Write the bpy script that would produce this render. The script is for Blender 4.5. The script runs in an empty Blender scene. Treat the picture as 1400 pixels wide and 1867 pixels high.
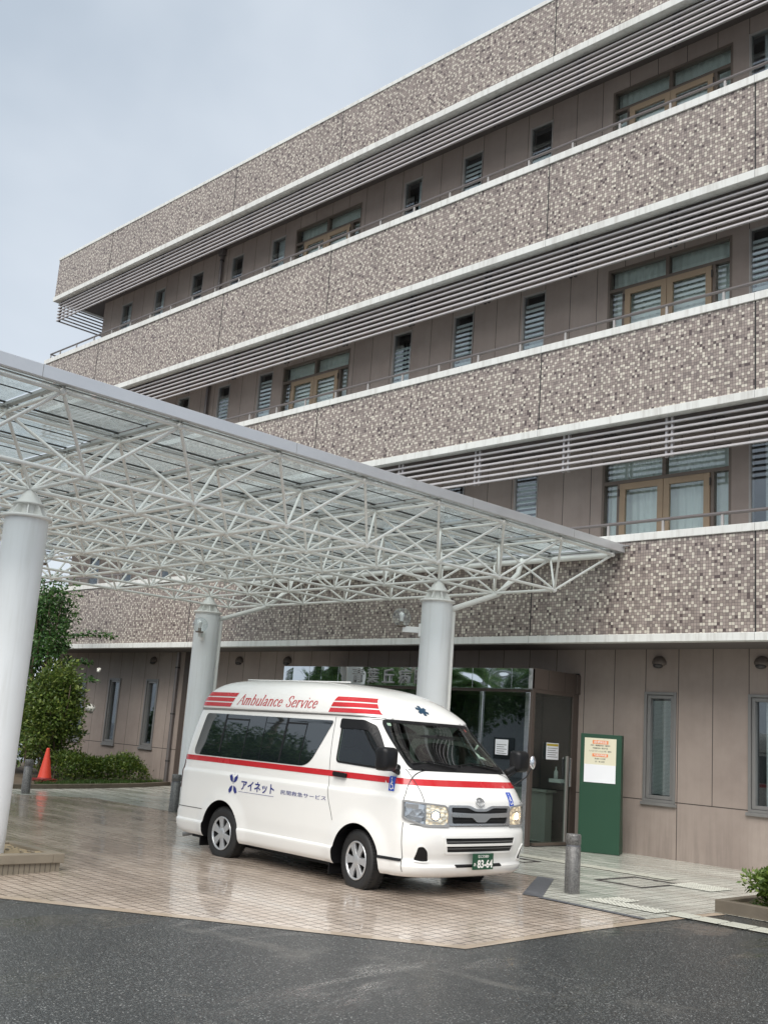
import bpy, bmesh, math, random
from mathutils import Vector, Matrix, noise as mnoise
random.seed(7)
PI = math.pi
C = bpy.context.scene.collection
SC = bpy.context.scene
# ------------------------------------------------------------------ camera
cam = bpy.data.cameras.new('camera'); camo = bpy.data.objects.new('camera', cam); C.objects.link(camo)
cam.sensor_fit = 'VERTICAL'; cam.sensor_height = 36.0; cam.lens = 36.0 * 1950.0 / 1867.0
cam.clip_start = 0.1; cam.clip_end = 2000
F_, PITCH, ROLL, YAW = 1950.0, 0.205200, 0.072007, 0.799365
fw = Vector((-math.sin(YAW) * math.cos(PITCH), math.cos(YAW) * math.cos(PITCH), math.sin(PITCH)))
rt = Vector((math.cos(YAW), math.sin(YAW), 0)); up = rt.cross(fw)
r2 = rt * math.cos(ROLL) + up * math.sin(ROLL); u2 = -rt * math.sin(ROLL) + up * math.cos(ROLL)
camo.matrix_world = Matrix(((r2.x, u2.x, -fw.x, 0), (r2.y, u2.y, -fw.y, 0), (r2.z, u2.z, -fw.z, 1.58), (0, 0, 0, 1)))
SC.camera = camo
# ------------------------------------------------------------------ world, sun, exposure
SUN_EL, SUN_AZ = 52.0, 150.0          # soft light from the photographer's side, high
EXPO = 1.40
w = bpy.data.worlds.new('World'); SC.world = w; w.use_nodes = True
nt = w.node_tree; N = nt.nodes; L = nt.links
bg = N['Background']; bg.inputs['Strength'].default_value = 0.1
sky = N.new('ShaderNodeTexSky'); sky.sky_type = 'NISHITA'; sky.sun_disc = False
sky.sun_elevation = math.radians(SUN_EL); sky.sun_rotation = math.radians(SUN_AZ); sky.dust_density = 3.0
tc = N.new('ShaderNodeTexCoord'); mp = N.new('ShaderNodeMapping'); mp.inputs['Scale'].default_value = (1, 1, 1.5)
L.new(tc.outputs['Generated'], mp.inputs['Vector'])
nz = N.new('ShaderNodeTexNoise'); nz.inputs['Scale'].default_value = 1.7; nz.inputs['Detail'].default_value = 5; nz.inputs['Roughness'].default_value = .5
nz.inputs['Distortion'].default_value = .25
L.new(mp.outputs['Vector'], nz.inputs['Vector'])
cr = N.new('ShaderNodeValToRGB'); cr.color_ramp.elements[0].position = .36; cr.color_ramp.elements[1].position = .70
cr.color_ramp.elements[0].color = (2.0, 2.28, 2.60, 1); cr.color_ramp.elements[1].color = (3.15, 3.36, 3.60, 1)
L.new(nz.outputs['Fac'], cr.inputs['Fac'])
mx = N.new('ShaderNodeMix'); mx.data_type = 'RGBA'; mx.inputs[0].default_value = .93
L.new(sky.outputs['Color'], mx.inputs[6]); L.new(cr.outputs['Color'], mx.inputs[7]); L.new(mx.outputs[2], bg.inputs['Color'])
sd = bpy.data.lights.new('sun', 'SUN'); sd.energy = 1.5; sd.angle = math.radians(55); sd.color = (1, .96, .90)
so = bpy.data.objects.new('sun', sd); C.objects.link(so); so.location = (10, -10, 30)
az = math.radians(SUN_AZ)               # compass: 0 = +Y, clockwise
tosun = Vector((math.sin(az) * math.cos(math.radians(SUN_EL)), math.cos(az) * math.cos(math.radians(SUN_EL)), math.sin(math.radians(SUN_EL))))
so.rotation_euler = tosun.to_track_quat('Z', 'Y').to_euler()
vs = SC.view_settings; vs.view_transform = 'Standard'; vs.look = 'None'; vs.exposure = EXPO; vs.gamma = 1; vs.use_curve_mapping = False
SC.cycles.max_bounces = 8; SC.cycles.transparent_max_bounces = 16; SC.cycles.use_denoising = True
SC.cycles.glossy_bounces = 4; SC.cycles.diffuse_bounces = 3

# ------------------------------------------------------------------ ground height (falls gently to the road)
def gz(y):
    if y >= 11: return 0.0
    if y >= 8: return -.005 * (11 - y) ** 2
    if y >= -2: return -.045 - .03 * (8 - y)
    return -.345

# ------------------------------------------------------------------ materials
class NT:
    def __init__(s, name):
        s.m = bpy.data.materials.new(name); s.m.use_nodes = True
        s.t = s.m.node_tree; s.b = s.t.nodes['Principled BSDF']; s.out = s.t.nodes['Material Output']
    def n(s, typ, **kw):
        x = s.t.nodes.new(typ)
        for k, v in kw.items():
            if k.startswith('_'): setattr(x, k[1:], v)
            else: x.inputs[k.replace('__', ' ')].default_value = v
        return x
    def l(s, a, b): s.t.links.new(a, b)
    def mix(s, fac, a, b, blend='MIX'):
        x = s.t.nodes.new('ShaderNodeMix'); x.data_type = 'RGBA'; x.blend_type = blend
        for i, v in ((0, fac), (6, a), (7, b)):
            if isinstance(v, (int, float)): x.inputs[i].default_value = v
            elif isinstance(v, tuple): x.inputs[i].default_value = (*v, 1) if len(v) == 3 else v
            else: s.l(v, x.inputs[i])
        return x.outputs[2]
    def math(s, op, a, b=0.0, c=None):
        x = s.t.nodes.new('ShaderNodeMath'); x.operation = op
        for i, v in enumerate((a, b, c)):
            if v is None: continue
            if isinstance(v, (int, float)): x.inputs[i].default_value = v
            else: s.l(v, x.inputs[i])
        return x.outputs[0]
    def pos(s): return s.n('ShaderNodeNewGeometry').outputs['Position']
    def obj(s): return s.n('ShaderNodeTexCoord').outputs['Object']
    def noise(s, vec, scale, detail=3, rough=.5, dist=0, out='Fac'):
        x = s.n('ShaderNodeTexNoise', Scale=scale, Detail=detail, Roughness=rough, Distortion=dist); s.l(vec, x.inputs['Vector']); return x.outputs[out]
    def map(s, vec, scale=(1, 1, 1), rot=(0, 0, 0), loc=(0, 0, 0)):
        x = s.n('ShaderNodeMapping', Scale=scale, Rotation=rot, Location=loc); s.l(vec, x.inputs['Vector']); return x.outputs['Vector']
    def ramp(s, fac, *st):
        x = s.t.nodes.new('ShaderNodeValToRGB'); e = x.color_ramp.elements
        while len(e) < len(st): e.new(.5)
        for q, (p, c) in zip(e, st): q.position = p; q.color = (c, c, c, 1) if isinstance(c, (int, float)) else (*c, 1)
        s.l(fac, x.inputs['Fac']); return x.outputs['Color']
    def bump(s, h, strength=.3, dist=.01):
        x = s.n('ShaderNodeBump', Strength=strength, Distance=dist); s.l(h, x.inputs['Height']); s.l(x.outputs['Normal'], s.b.inputs['Normal']); return x.outputs['Normal']
    def set(s, col=None, rough=None, metal=None, spec=None, coat=None, crough=None):
        for k, v in (('Base Color', col), ('Roughness', rough), ('Metallic', metal), ('Specular IOR Level', spec), ('Coat Weight', coat), ('Coat Roughness', crough)):
            if v is None: continue
            i = s.b.inputs[k]
            if isinstance(v, tuple): i.default_value = (*v, 1)
            elif isinstance(v, (int, float)): i.default_value = v
            else: s.l(v, i)
        return s

def plain(name, col, rough=.5, metal=0., var=.12, vscale=4., bump=0., bscale=60., coat=None):
    t = NT(name); p = t.obj()
    n = t.noise(p, vscale, 5, .6)
    c = t.mix(n, tuple(x * (1 - var) for x in col), tuple(min(1, x * (1 + var)) for x in col))
    rr = t.math('MULTIPLY_ADD', n, .2, max(.02, rough - .1))
    t.set(col=c, rough=rr, metal=metal, coat=coat)
    if bump: t.bump(t.noise(p, bscale, 3), bump, .005)
    return t.m
def glass(name, tint, rough=.02, ior=1.5, dirt=0., dirtcol=(.5, .5, .5)):
    t = NT(name); nt = t.t
    gg = t.n('ShaderNodeNewGeometry'); dp = t.n('ShaderNodeVectorMath', _operation='DOT_PRODUCT'); t.l(gg.outputs['Normal'], dp.inputs[0]); t.l(gg.outputs['Incoming'], dp.inputs[1])
    f0 = ((ior - 1) / (ior + 1)) ** 2; fz = t.math('MULTIPLY_ADD', t.math('POWER', t.math('SUBTRACT', 1.0, t.math('ABSOLUTE', dp.outputs['Value'])), 5.0), 1 - f0, f0); tr = t.n('ShaderNodeBsdfTransparent', Color=(*tint, 1)); gl = t.n('ShaderNodeBsdfGlossy', Roughness=rough, Color=(.95, .97, 1, 1))
    ms = nt.nodes.new('ShaderNodeMixShader'); t.l(fz, ms.inputs[0]); t.l(tr.outputs[0], ms.inputs[1]); t.l(gl.outputs[0], ms.inputs[2])
    last = ms
    if dirt:
        d = t.n('ShaderNodeBsdfDiffuse', Color=(*dirtcol, 1)); tl = t.n('ShaderNodeBsdfTranslucent', Color=(*dirtcol, 1))
        a = nt.nodes.new('ShaderNodeMixShader'); a.inputs[0].default_value = .55; t.l(d.outputs[0], a.inputs[1]); t.l(tl.outputs[0], a.inputs[2])
        n = t.noise(t.map(t.pos(), (1.3, 1.3, 1)), 2.2, 7, .65, .6); f = t.ramp(n, (.3, dirt * .45), (.75, min(1, dirt * 1.6)))
        k = nt.nodes.new('ShaderNodeMixShader'); t.l(f, k.inputs[0]); t.l(ms.outputs[0], k.inputs[1]); t.l(a.outputs[0], k.inputs[2]); last = k
    t.l(last.outputs[0], t.out.inputs['Surface']); return t.m
def emis(name, col, strength):
    t = NT(name); t.set(col=col, rough=.3); t.b.inputs['Emission Color'].default_value = (*col, 1); t.b.inputs['Emission Strength'].default_value = strength; return t.m

def tile_mat():
    t = NT('mosaic_tile'); p = t.pos(); P = .0468
    sx = t.n('ShaderNodeSeparateXYZ'); t.l(p, sx.inputs[0])
    u = t.math('ADD', sx.outputs['X'], sx.outputs['Y'])      # works for the front (Y fixed) and the return (X fixed)
    def cell(v, off):
        q = t.math('DIVIDE', t.math('ADD', v, off), P); f = t.math('FLOOR', q); return f, t.math('SUBTRACT', q, f)
    cx, fx = cell(u, 100.0); cz, fz = cell(sx.outputs['Z'], 0.013)
    cv = t.n('ShaderNodeCombineXYZ'); t.l(cx, cv.inputs[0]); t.l(cz, cv.inputs[1])
    wn = t.n('ShaderNodeTexWhiteNoise', _noise_dimensions='3D'); t.l(cv.outputs[0], wn.inputs['Vector'])
    wn2 = t.n('ShaderNodeTexWhiteNoise', _noise_dimensions='4D', W=5.0); t.l(cv.outputs[0], wn2.inputs['Vector'])
    bx, by_ = t.math('FLOOR', t.math('DIVIDE', cx, 2.0)), t.math('FLOOR', t.math('DIVIDE', cz, 2.0))
    bv = t.n('ShaderNodeCombineXYZ'); t.l(bx, bv.inputs[0]); t.l(by_, bv.inputs[1]); wb = t.n('ShaderNodeTexWhiteNoise', _noise_dimensions='3D'); t.l(bv.outputs[0], wb.inputs['Vector'])
    sc_ = t.n('ShaderNodeSeparateColor'); t.l(wb.outputs['Color'], sc_.inputs[0])
    px_ = t.math('SUBTRACT', cx, t.math('MULTIPLY', bx, 2.0)); pz_ = t.math('SUBTRACT', cz, t.math('MULTIPLY', by_, 2.0))
    mx_ = t.math('LESS_THAN', t.math('ABSOLUTE', t.math('SUBTRACT', px_, t.math('GREATER_THAN', sc_.outputs[0], .5))), .5)
    mz_ = t.math('LESS_THAN', t.math('ABSOLUTE', t.math('SUBTRACT', pz_, t.math('GREATER_THAN', sc_.outputs[1], .5))), .5)
    cream = t.math('MULTIPLY', t.math('MULTIPLY', mx_, mz_), t.math('LESS_THAN', sc_.outputs[2], .93)); cream = t.math('MAXIMUM', cream, t.math('LESS_THAN', wn.outputs['Value'], .022))
    dark = t.math('GREATER_THAN', wn.outputs['Value'], .955)
    base = t.ramp(wn2.outputs['Value'], (0, (.205, .172, .160)), (.20, (.225, .185, .165)), (.23, (.272, .226, .203)), (.6, (.312, .262, .236)), (1, (.37, .315, .286)))
    c = t.mix(cream, base, (.62, .575, .495)); c = t.mix(dark, c, (.085, .06, .06))
    g = .105
    ex = t.math('ADD', t.math('LESS_THAN', fx, g), t.math('LESS_THAN', fz, g)); ex = t.math('MINIMUM', ex, 1.0)
    c = t.mix(ex, c, (.085, .072, .068))
    dn = t.noise(t.map(p, (.9, .9, .25)), 3, 5, .6); c = t.mix(t.ramp(dn, (.35, .0), (.75, .28)), c, (.13, .11, .10))
    t.set(col=c, rough=t.math('MULTIPLY_ADD', ex, .4, .33)); t.bump(t.math('SUBTRACT', 1.0, ex), .35, .003)
    return t.m
def wall_mat():
    t = NT('panel_wall'); p = t.pos(); sx = t.n('ShaderNodeSeparateXYZ'); t.l(p, sx.inputs[0])
    u = t.math('ADD', sx.outputs['X'], sx.outputs['Y'])
    q = t.math('DIVIDE', t.math('ADD', u, 60.0 - .0), .6); f = t.math('SUBTRACT', q, t.math('FLOOR', q))
    line = t.math('LESS_THAN', f, .022)
    cid = t.math('FLOOR', q); wn = t.n('ShaderNodeTexWhiteNoise', _noise_dimensions='1D'); t.l(cid, wn.inputs['W'])
    up_ = t.math('GREATER_THAN', sx.outputs['Z'], .87); line = t.math('MULTIPLY', line, t.math('MAXIMUM', up_, t.math('LESS_THAN', t.math('MODULO', cid, 3.0), .5)))
    hz = t.math('LESS_THAN', t.math('ABSOLUTE', t.math('SUBTRACT', sx.outputs['Z'], .865)), .008)
    line = t.math('MAXIMUM', line, hz)
    c = t.mix(wn.outputs['Value'], (.325, .268, .235), (.365, .305, .268))
    n = t.noise(p, 1.3, 7, .65); c = t.mix(t.ramp(n, (.4, 0.), (.8, .45)), c, (.17, .13, .115))
    st = t.noise(t.map(p, (5, 5, .35)), 2.2, 5, .6); lo = t.ramp(sx.outputs['Z'], (0.0, .55), (.9, .12)); 
    c = t.mix(t.math('MULTIPLY', t.ramp(st, (.46, 0.), (.76, .9)), lo), c, (.12, .10, .09))
    c = t.mix(line, c, (.05, .04, .036))
    t.set(col=c, rough=.62); t.bump(t.math('SUBTRACT', t.math('MULTIPLY', t.noise(p, 90, 3), .15), line), .4, .004)
    return t.m
def paving(name, base1, base2, joint, P, wet=.8, ang=0., coatr=.05, dirtcol=(.09, .07, .055), dirt=.5):
    t = NT(name); p = t.pos(); v = t.map(p, (1, 1, 1), (0, 0, ang)); sx = t.n('ShaderNodeSeparateXYZ'); t.l(v, sx.inputs[0])
    def cell(a):
        q = t.math('DIVIDE', t.math('ADD', a, 100.0), P); f = t.math('FLOOR', q); return f, t.math('SUBTRACT', q, f)
    cx, fx = cell(sx.outputs['X']); cy, fy = cell(sx.outputs['Y'])
    cv = t.n('ShaderNodeCombineXYZ'); t.l(cx, cv.inputs[0]); t.l(cy, cv.inputs[1])
    wn = t.n('ShaderNodeTexWhiteNoise', _noise_dimensions='3D'); t.l(cv.outputs[0], wn.inputs['Vector'])
    e = t.math('MINIMUM', t.math('ADD', t.math('LESS_THAN', fx, .11), t.math('LESS_THAN', fy, .11)), 1.0)
    c = t.mix(wn.outputs['Value'], base1, base2)
    n = t.noise(p, .9, 7, .62, .4); c = t.mix(t.ramp(n, (.38, 0.), (.72, dirt)), c, dirtcol)
    sp = t.noise(p, 120, 2); c = t.mix(t.ramp(sp, (.3, .0), (.9, .35)), c, tuple(x * .6 for x in base1))
    c = t.mix(e, c, joint)
    # standing water runs in long streaks along the drive
    pud = t.noise(t.map(p, (.28, 1.9, 1), (0, 0, math.radians(14))), 1.5, 6, .6, .5)
    pm = t.ramp(pud, (.40, 0.), (.60, 1.))
    t.set(col=c, rough=t.math('MULTIPLY_ADD', pm, -.10, .30), coat=t.math('MULTIPLY', t.math('MULTIPLY_ADD', pm, wet * .55, wet * .45), t.math('SUBTRACT', 1.0, t.math('MULTIPLY', e, .85))), crough=t.math('MULTIPLY_ADD', pm, -coatr * 2.2, coatr * 3.2))
    h = t.math('SUBTRACT', t.math('MULTIPLY', wn.outputs['Value'], .25), e)
    nn = t.n('ShaderNodeBump', Strength=.45, Distance=.003); t.l(h, nn.inputs['Height']); 
    n2 = t.n('ShaderNodeBump', Strength=.14, Distance=.004); t.l(t.noise(p, 26, 4, .6), n2.inputs['Height']); t.l(nn.outputs['Normal'], n2.inputs['Normal'])
    t.l(n2.outputs['Normal'], t.b.inputs['Normal'])
    n3 = t.n('ShaderNodeBump', Strength=.10, Distance=.003); t.l(t.math('SUBTRACT', t.math('MULTIPLY', t.noise(p, 9, 3), .9), t.math('MULTIPLY', e, .5)), n3.inputs['Height']); t.l(n3.outputs['Normal'], t.b.inputs['Coat Normal'])
    t.b.inputs['Coat IOR'].default_value = 1.38
    return t.m
def asphalt_mat():
    t = NT('wet_asphalt'); p = t.pos()
    vo = t.n('ShaderNodeTexVoronoi', Scale=72.0); t.l(p, vo.inputs['Vector'])
    wn = t.n('ShaderNodeTexWhiteNoise', _noise_dimensions='3D'); t.l(vo.outputs['Position'], wn.inputs['Vector'])
    stone = t.ramp(wn.outputs['Value'], (0, (.022, .026, .027)), (.5, (.065, .071, .071)), (.82, (.15, .158, .155)), (.95, (.24, .25, .24)), (1, (.42, .42, .41)))
    d = t.ramp(vo.outputs['Distance'], (.25, 1.), (.6, 0.)); c = t.mix(d, (.030, .032, .033), stone)
    n = t.noise(p, .7, 6, .6, .4); c = t.mix(t.ramp(n, (.36, .35), (.50, 0.)), c, (.028, .031, .032)); c = t.mix(t.ramp(t.noise(t.map(p, (.5, 1.4, 1), (0, 0, .7)), 1.1, 7, .7, .8), (.58, 0.), (.70, .55)), c, (.17, .165, .15))
    pud = t.noise(t.map(p, (1.2, .45, 1), (0, 0, math.radians(-38))), .8, 7, .65, .6); pm = t.ramp(pud, (.50, 0.), (.60, 1.))
    t.set(col=c, rough=t.math('MULTIPLY_ADD', pm, -.24, .40), coat=t.math('MULTIPLY_ADD', pm, .65, .25), crough=t.math('MULTIPLY_ADD', pm, -.18, .24))
    n1 = t.n('ShaderNodeBump', Strength=.75, Distance=.006); t.l(t.math('MULTIPLY', d, t.math('SUBTRACT', 1.0, t.math('MULTIPLY', pm, .75))), n1.inputs['Height'])
    t.l(n1.outputs['Normal'], t.b.inputs['Normal']); t.l(n1.outputs['Normal'], t.b.inputs['Coat Normal'])
    t.b.inputs['Coat IOR'].default_value = 1.35
    return t.m
def leaf_mat(name, a, b, c3):
    t = NT(name); g = t.n('ShaderNodeNewGeometry')
    c = t.ramp(g.outputs['Random Per Island'], (0, a), (.55, b), (1, c3))
    n = t.noise(g.outputs['Position'], 1.7, 3); c = t.mix(t.ramp(n, (.35, 0.), (.7, .5)), c, tuple(x * .55 for x in a))
    t.set(col=c, rough=.42); df = t.n('ShaderNodeBsdfTranslucent'); t.l(c, df.inputs['Color'])
    ms = t.n('ShaderNodeMixShader'); ms.inputs[0].default_value = .28; t.l(t.b.outputs[0], ms.inputs[1]); t.l(df.outputs[0], ms.inputs[2]); t.l(ms.outputs[0], t.out.inputs['Surface'])
    return t.m
def granite(name, a, b, sc=90):
    t = NT(name); p = t.obj(); vo = t.n('ShaderNodeTexVoronoi', Scale=float(sc)); t.l(p, vo.inputs['Vector'])
    wn = t.n('ShaderNodeTexWhiteNoise', _noise_dimensions='3D'); t.l(vo.outputs['Position'], wn.inputs['Vector'])
    c = t.mix(t.ramp(wn.outputs['Value'], (.2, 0.), (.8, 1.)), a, b); n = t.noise(t.map(p, (3, 3, .6)), 2.2, 5, .6)
    c = t.mix(t.ramp(n, (.45, 0.), (.75, .6)), c, tuple(x * .35 for x in a)); t.set(col=c, rough=.45, coat=.25, crough=.3); t.bump(wn.outputs['Value'], .3, .002); return t.m
def chrome_mat():
    t = NT('rippled_mirror_steel'); p = t.pos(); t.set(col=(.80, .82, .84), rough=.03, metal=1.0)
    sx = t.n('ShaderNodeSeparateXYZ'); t.l(p, sx.inputs[0])
    pan = t.math('FLOOR', t.math('DIVIDE', t.math('ADD', sx.outputs['X'], 60.0), .86)); wn = t.n('ShaderNodeTexWhiteNoise', _noise_dimensions='1D'); t.l(pan, wn.inputs['W'])
    off = t.n('ShaderNodeVectorMath', _operation='MULTIPLY_ADD'); t.l(p, off.inputs[0]); off.inputs[1].default_value = (1.1, 1, 2.2); t.l(wn.outputs['Color'], off.inputs[2])
    t.bump(t.noise(off.outputs[0], 1.3, 1.0, .4, .3), .20, .08); return t.m

M = {}
M['tile'] = tile_mat(); M['wall'] = wall_mat()
def trim_mat():
    t = NT('white_trim'); p = t.pos(); n = t.noise(t.map(p, (6, 6, .5)), 1.6, 6, .65); n2 = t.noise(p, .8, 4, .6)
    c = t.mix(t.ramp(n, (.48, 0.), (.80, .75)), (.70, .71, .685), (.36, .34, .31)); c = t.mix(t.ramp(n2, (.4, 0.), (.8, .35)), c, (.50, .49, .46))
    t.set(col=c, rough=.5); return t.m
M['white_trim'] = trim_mat()
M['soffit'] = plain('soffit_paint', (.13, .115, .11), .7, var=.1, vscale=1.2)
M['louvre'] = plain('louvre_metal', (.56, .53, .53), .4, .3, var=.06)
M['dark_metal'] = plain('dark_bracket', (.05, .045, .045), .5)
M['rail'] = plain('rail_metal', (.20, .18, .175), .35, .5, var=.05)
M['post'] = plain('post_metal', (.42, .40, .385), .4, .4, var=.05)
M['bronze'] = plain('bronze_frame', (.17, .135, .11), .42, .3, var=.08)
M['tan_frame'] = plain('tan_door_frame', (.36, .265, .175), .5, var=.08)
M['grey_frame'] = plain('grey_window_frame', (.23, .225, .22), .42, .3, var=.08)
M['lt_frame'] = plain('pale_window_frame', (.40, .38, .36), .42, .3, var=.08)
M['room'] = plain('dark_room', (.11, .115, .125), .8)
M['curtain'] = plain('curtain_cloth', (.82, .85, .83), .8, var=.08, vscale=6)
M['win_glass'] = glass('window_glass', (.92, .96, .95), .02, 1.85)
M['tint_glass'] = glass('blue_grey_glass', (.86, .90, .91), .02, 2.0)
M['door_glass'] = glass('door_glass', (.80, .86, .83), .012, 2.0)
M['clear'] = glass('clear_glass', (.90, .92, .92), .04, 1.85)
M['canopy_glass'] = glass('dusty_canopy_glass', (.88, .93, .94), .05, 1.5, .32, (.54, .56, .55))
M['cpaint'] = plain('white_canopy_paint', (.83, .825, .79), .38, var=.09, vscale=5, bump=.05)
def col_mat():
    t = NT('white_column_paint'); p = t.pos(); n = t.noise(t.map(p, (4, 4, .28)), 2.2, 6, .6); n2 = t.noise(p, 1.1, 4, .6)
    c = t.mix(t.ramp(n, (.50, 0.), (.82, .55)), (.80, .82, .83), (.56, .56, .53)); c = t.mix(t.ramp(n2, (.4, 0.), (.8, .25)), c, (.64, .64, .61))
    sx = t.n('ShaderNodeSeparateXYZ'); t.l(p, sx.inputs[0]); sp = t.noise(p, 9, 5, .7); k = t.math('MULTIPLY', t.ramp(sx.outputs['Z'], (.0, .9), (.35, .0)), t.ramp(sp, (.4, 0.), (.6, 1.)))
    c = t.mix(k, c, (.38, .33, .26)); t.set(col=c, rough=.4); t.bump(t.noise(p, 25, 3), .04, .005); return t.m
M['colpaint'] = col_mat()
M['alu'] = plain('aluminium', (.62, .63, .65), .35, .55, var=.10, vscale=2.5)
M['frame_grey'] = plain('glazing_bar', (.45, .46, .45), .45, .2, var=.08)
M['rubber'] = plain('rubber_gasket', (.02, .02, .02), .6)
M['chrome_w'] = chrome_mat()
M['chrome'] = plain('chrome', (.75, .76, .78), .12, 1.0, var=.03)
M['brown'] = paving('brown_paving', (.52, .43, .355), (.66, .56, .475), (.085, .062, .048), .122, .62, 0.0, .035, (.27, .215, .17), .65)
M['pale'] = paving('pale_paving', (.58, .58, .52), (.70, .70, .63), (.17, .17, .145), .15, .5, 0.0, .12, (.28, .29, .25), .6)
M['asphalt'] = asphalt_mat()
M['kerb'] = plain('kerb_stone', (.42, .34, .26), .4, var=.2, vscale=5, bump=.2, coat=.4)
M['granite'] = granite('granite', (.05, .049, .047), (.19, .186, .18), 130)
M['dk_granite'] = granite('dark_granite', (.085, .09, .105), (.16, .165, .18), 160)
M['concrete'] = plain('weathered_concrete', (.24, .205, .155), .75, var=.3, vscale=3.5, bump=.35, bscale=40)
M['kerb_dark'] = plain('mossy_kerb', (.12, .10, .075), .7, var=.35, vscale=4, bump=.3, bscale=40)
M['soil'] = plain('sandy_soil', (.40, .31, .19), .9, var=.25, vscale=12, bump=.6, bscale=70)
M['earth'] = plain('garden_earth', (.10, .075, .05), .9, var=.35, vscale=9, bump=.6, bscale=50)
M['green'] = plain('green_paint', (.010, .055, .028), .5, var=.10, vscale=2.0)
M['paper'] = plain('paper', (.80, .81, .84), .7, var=.04, vscale=3)
M['cream'] = plain('cream_panel', (.72, .68, .52), .5, var=.03)
M['orange'] = plain('orange_print', (.80, .25, .09), .5, var=.04)
M['ink'] = plain('black_ink', (.06, .055, .05), .6)
M['white_ink'] = plain('white_print', (.88, .86, .82), .5, var=.02)
M['vpaint'] = plain('van_white_paint', (.83, .825, .80), .20, var=.015, vscale=1.0, coat=.7)
M['vred'] = plain('red_film', (.52, .018, .025), .25, var=.05, coat=.5)
M['vblue'] = plain('navy_film', (.02, .03, .20), .35)
M['vdkblue'] = plain('teal_blue_film', (.012, .05, .10), .35)
M['sticker_blue'] = plain('blue_sticker', (.02, .085, .50), .3)
M['vblack'] = plain('black_plastic', (.008, .008, .009), .42, var=.1); M['vblack'].node_tree.nodes['Principled BSDF'].inputs['Specular IOR Level'].default_value = .3
M['vseam'] = plain('seam_shadow_gap', (.03, .03, .03), .8)
M['vgrey'] = plain('grey_trim', (.25, .25, .25), .45)
M['silver'] = plain('silver_plastic', (.42, .43, .44), .28, .75, var=.04)
M['hubcap'] = plain('silver_hubcap', (.56, .57, .58), .30, .65, var=.04)
M['tyre'] = plain('tyre_rubber', (.018, .018, .018), .62, var=.3, vscale=8, bump=.25, bscale=60)
M['vglass'] = glass('van_glass', (.60, .72, .64), .015, 1.7)
M['privacy'] = NT('privacy_glass').set(col=(.010, .014, .016), rough=.02).m; M['privacy'].node_tree.nodes['Principled BSDF'].inputs['IOR'].default_value = 2.1
M['lens'] = glass('lamp_lens', (.93, .94, .95), .02, 1.4)
M['reflector'] = NT('lamp_reflector').set(col=(.72, .73, .75), rough=.12, metal=1.0).m
_t = M['reflector'].node_tree
_v = _t.nodes.new('ShaderNodeTexVoronoi'); _v.inputs['Scale'].default_value = 14; _c = _t.nodes.new('ShaderNodeTexCoord'); _b = _t.nodes.new('ShaderNodeBump'); _b.inputs['Strength'].default_value = .35; _b.inputs['Distance'].default_value = .02
_t.links.new(_c.outputs['Object'], _v.inputs['Vector']); _t.links.new(_v.outputs['Distance'], _b.inputs['Height']); _t.links.new(_b.outputs['Normal'], _t.nodes['Principled BSDF'].inputs['Normal'])
def _glow():
    t = NT('lit_lamp_bowl'); p = t.obj(); vo = t.n('ShaderNodeTexVoronoi', Scale=17.0); t.l(t.map(p, (1, 1, 1.6)), vo.inputs['Vector'])
    t.set(col=(.85, .80, .70), rough=.14, metal=.9); t.bump(vo.outputs['Distance'], .5, .02)
    t.b.inputs['Emission Color'].default_value = (1, .80, .50, 1); t.l(t.ramp(vo.outputs['Distance'], (.10, .42), (.60, .08)), t.b.inputs['Emission Strength']); return t.m
M['bulb'] = emis('headlamp_bulb', (1.0, .80, .50), 3.2); M['glow'] = _glow()
M['amber'] = plain('amber_lens', (.45, .16, .03), .2)
M['tail'] = plain('tail_lamp_red', (.30, .008, .012), .12)
M['plate'] = plain('plate_green', (.012, .07, .035), .4)
M['seat'] = plain('seat_cloth', (.07, .072, .075), .8)
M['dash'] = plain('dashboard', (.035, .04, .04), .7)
M['cone'] = plain('orange_cone', (.60, .055, .028), .5, var=.08)
M['cone_base'] = plain('dark_cone_base', (.20, .02, .02), .5)
M['bark'] = plain('bark', (.16, .12, .09), .8, var=.3, bump=.4)
M['leaf_shrub'] = leaf_mat('shrub_leaf', (.05, .095, .016), (.12, .19, .035), (.27, .32, .075))
M['leaf_tree'] = leaf_mat('tree_leaf', (.028, .085, .024), (.065, .15, .038), (.13, .25, .06))
M['leaf_hedge'] = leaf_mat('hedge_leaf', (.04, .08, .014), (.08, .14, .022), (.18, .22, .035))
M['leaf_bright'] = leaf_mat('azalea_leaf', (.06, .11, .018), (.12, .19, .03), (.24, .32, .07))
M['grass'] = leaf_mat('grass_blade', (.03, .07, .012), (.06, .12, .02), (.10, .18, .04))
M['petal'] = plain('white_petal', (.75, .75, .70), .6)
M['hood'] = plain('vent_hood_paint', (.12, .098, .085), .5)
M['wood_brown'] = plain('brown_cladding', (.085, .065, .055), .5, var=.1)
M['tactile'] = plain('tactile_tile', (.50, .50, .44), .4, var=.08, coat=.3)
M['counter'] = plain('counter_board', (.35, .34, .32), .5)
M['yellow'] = plain('yellow_mat', (.5, .38, .03), .6)
M['lampwhite'] = plain('opal_white', (.8, .8, .78), .4)

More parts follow.
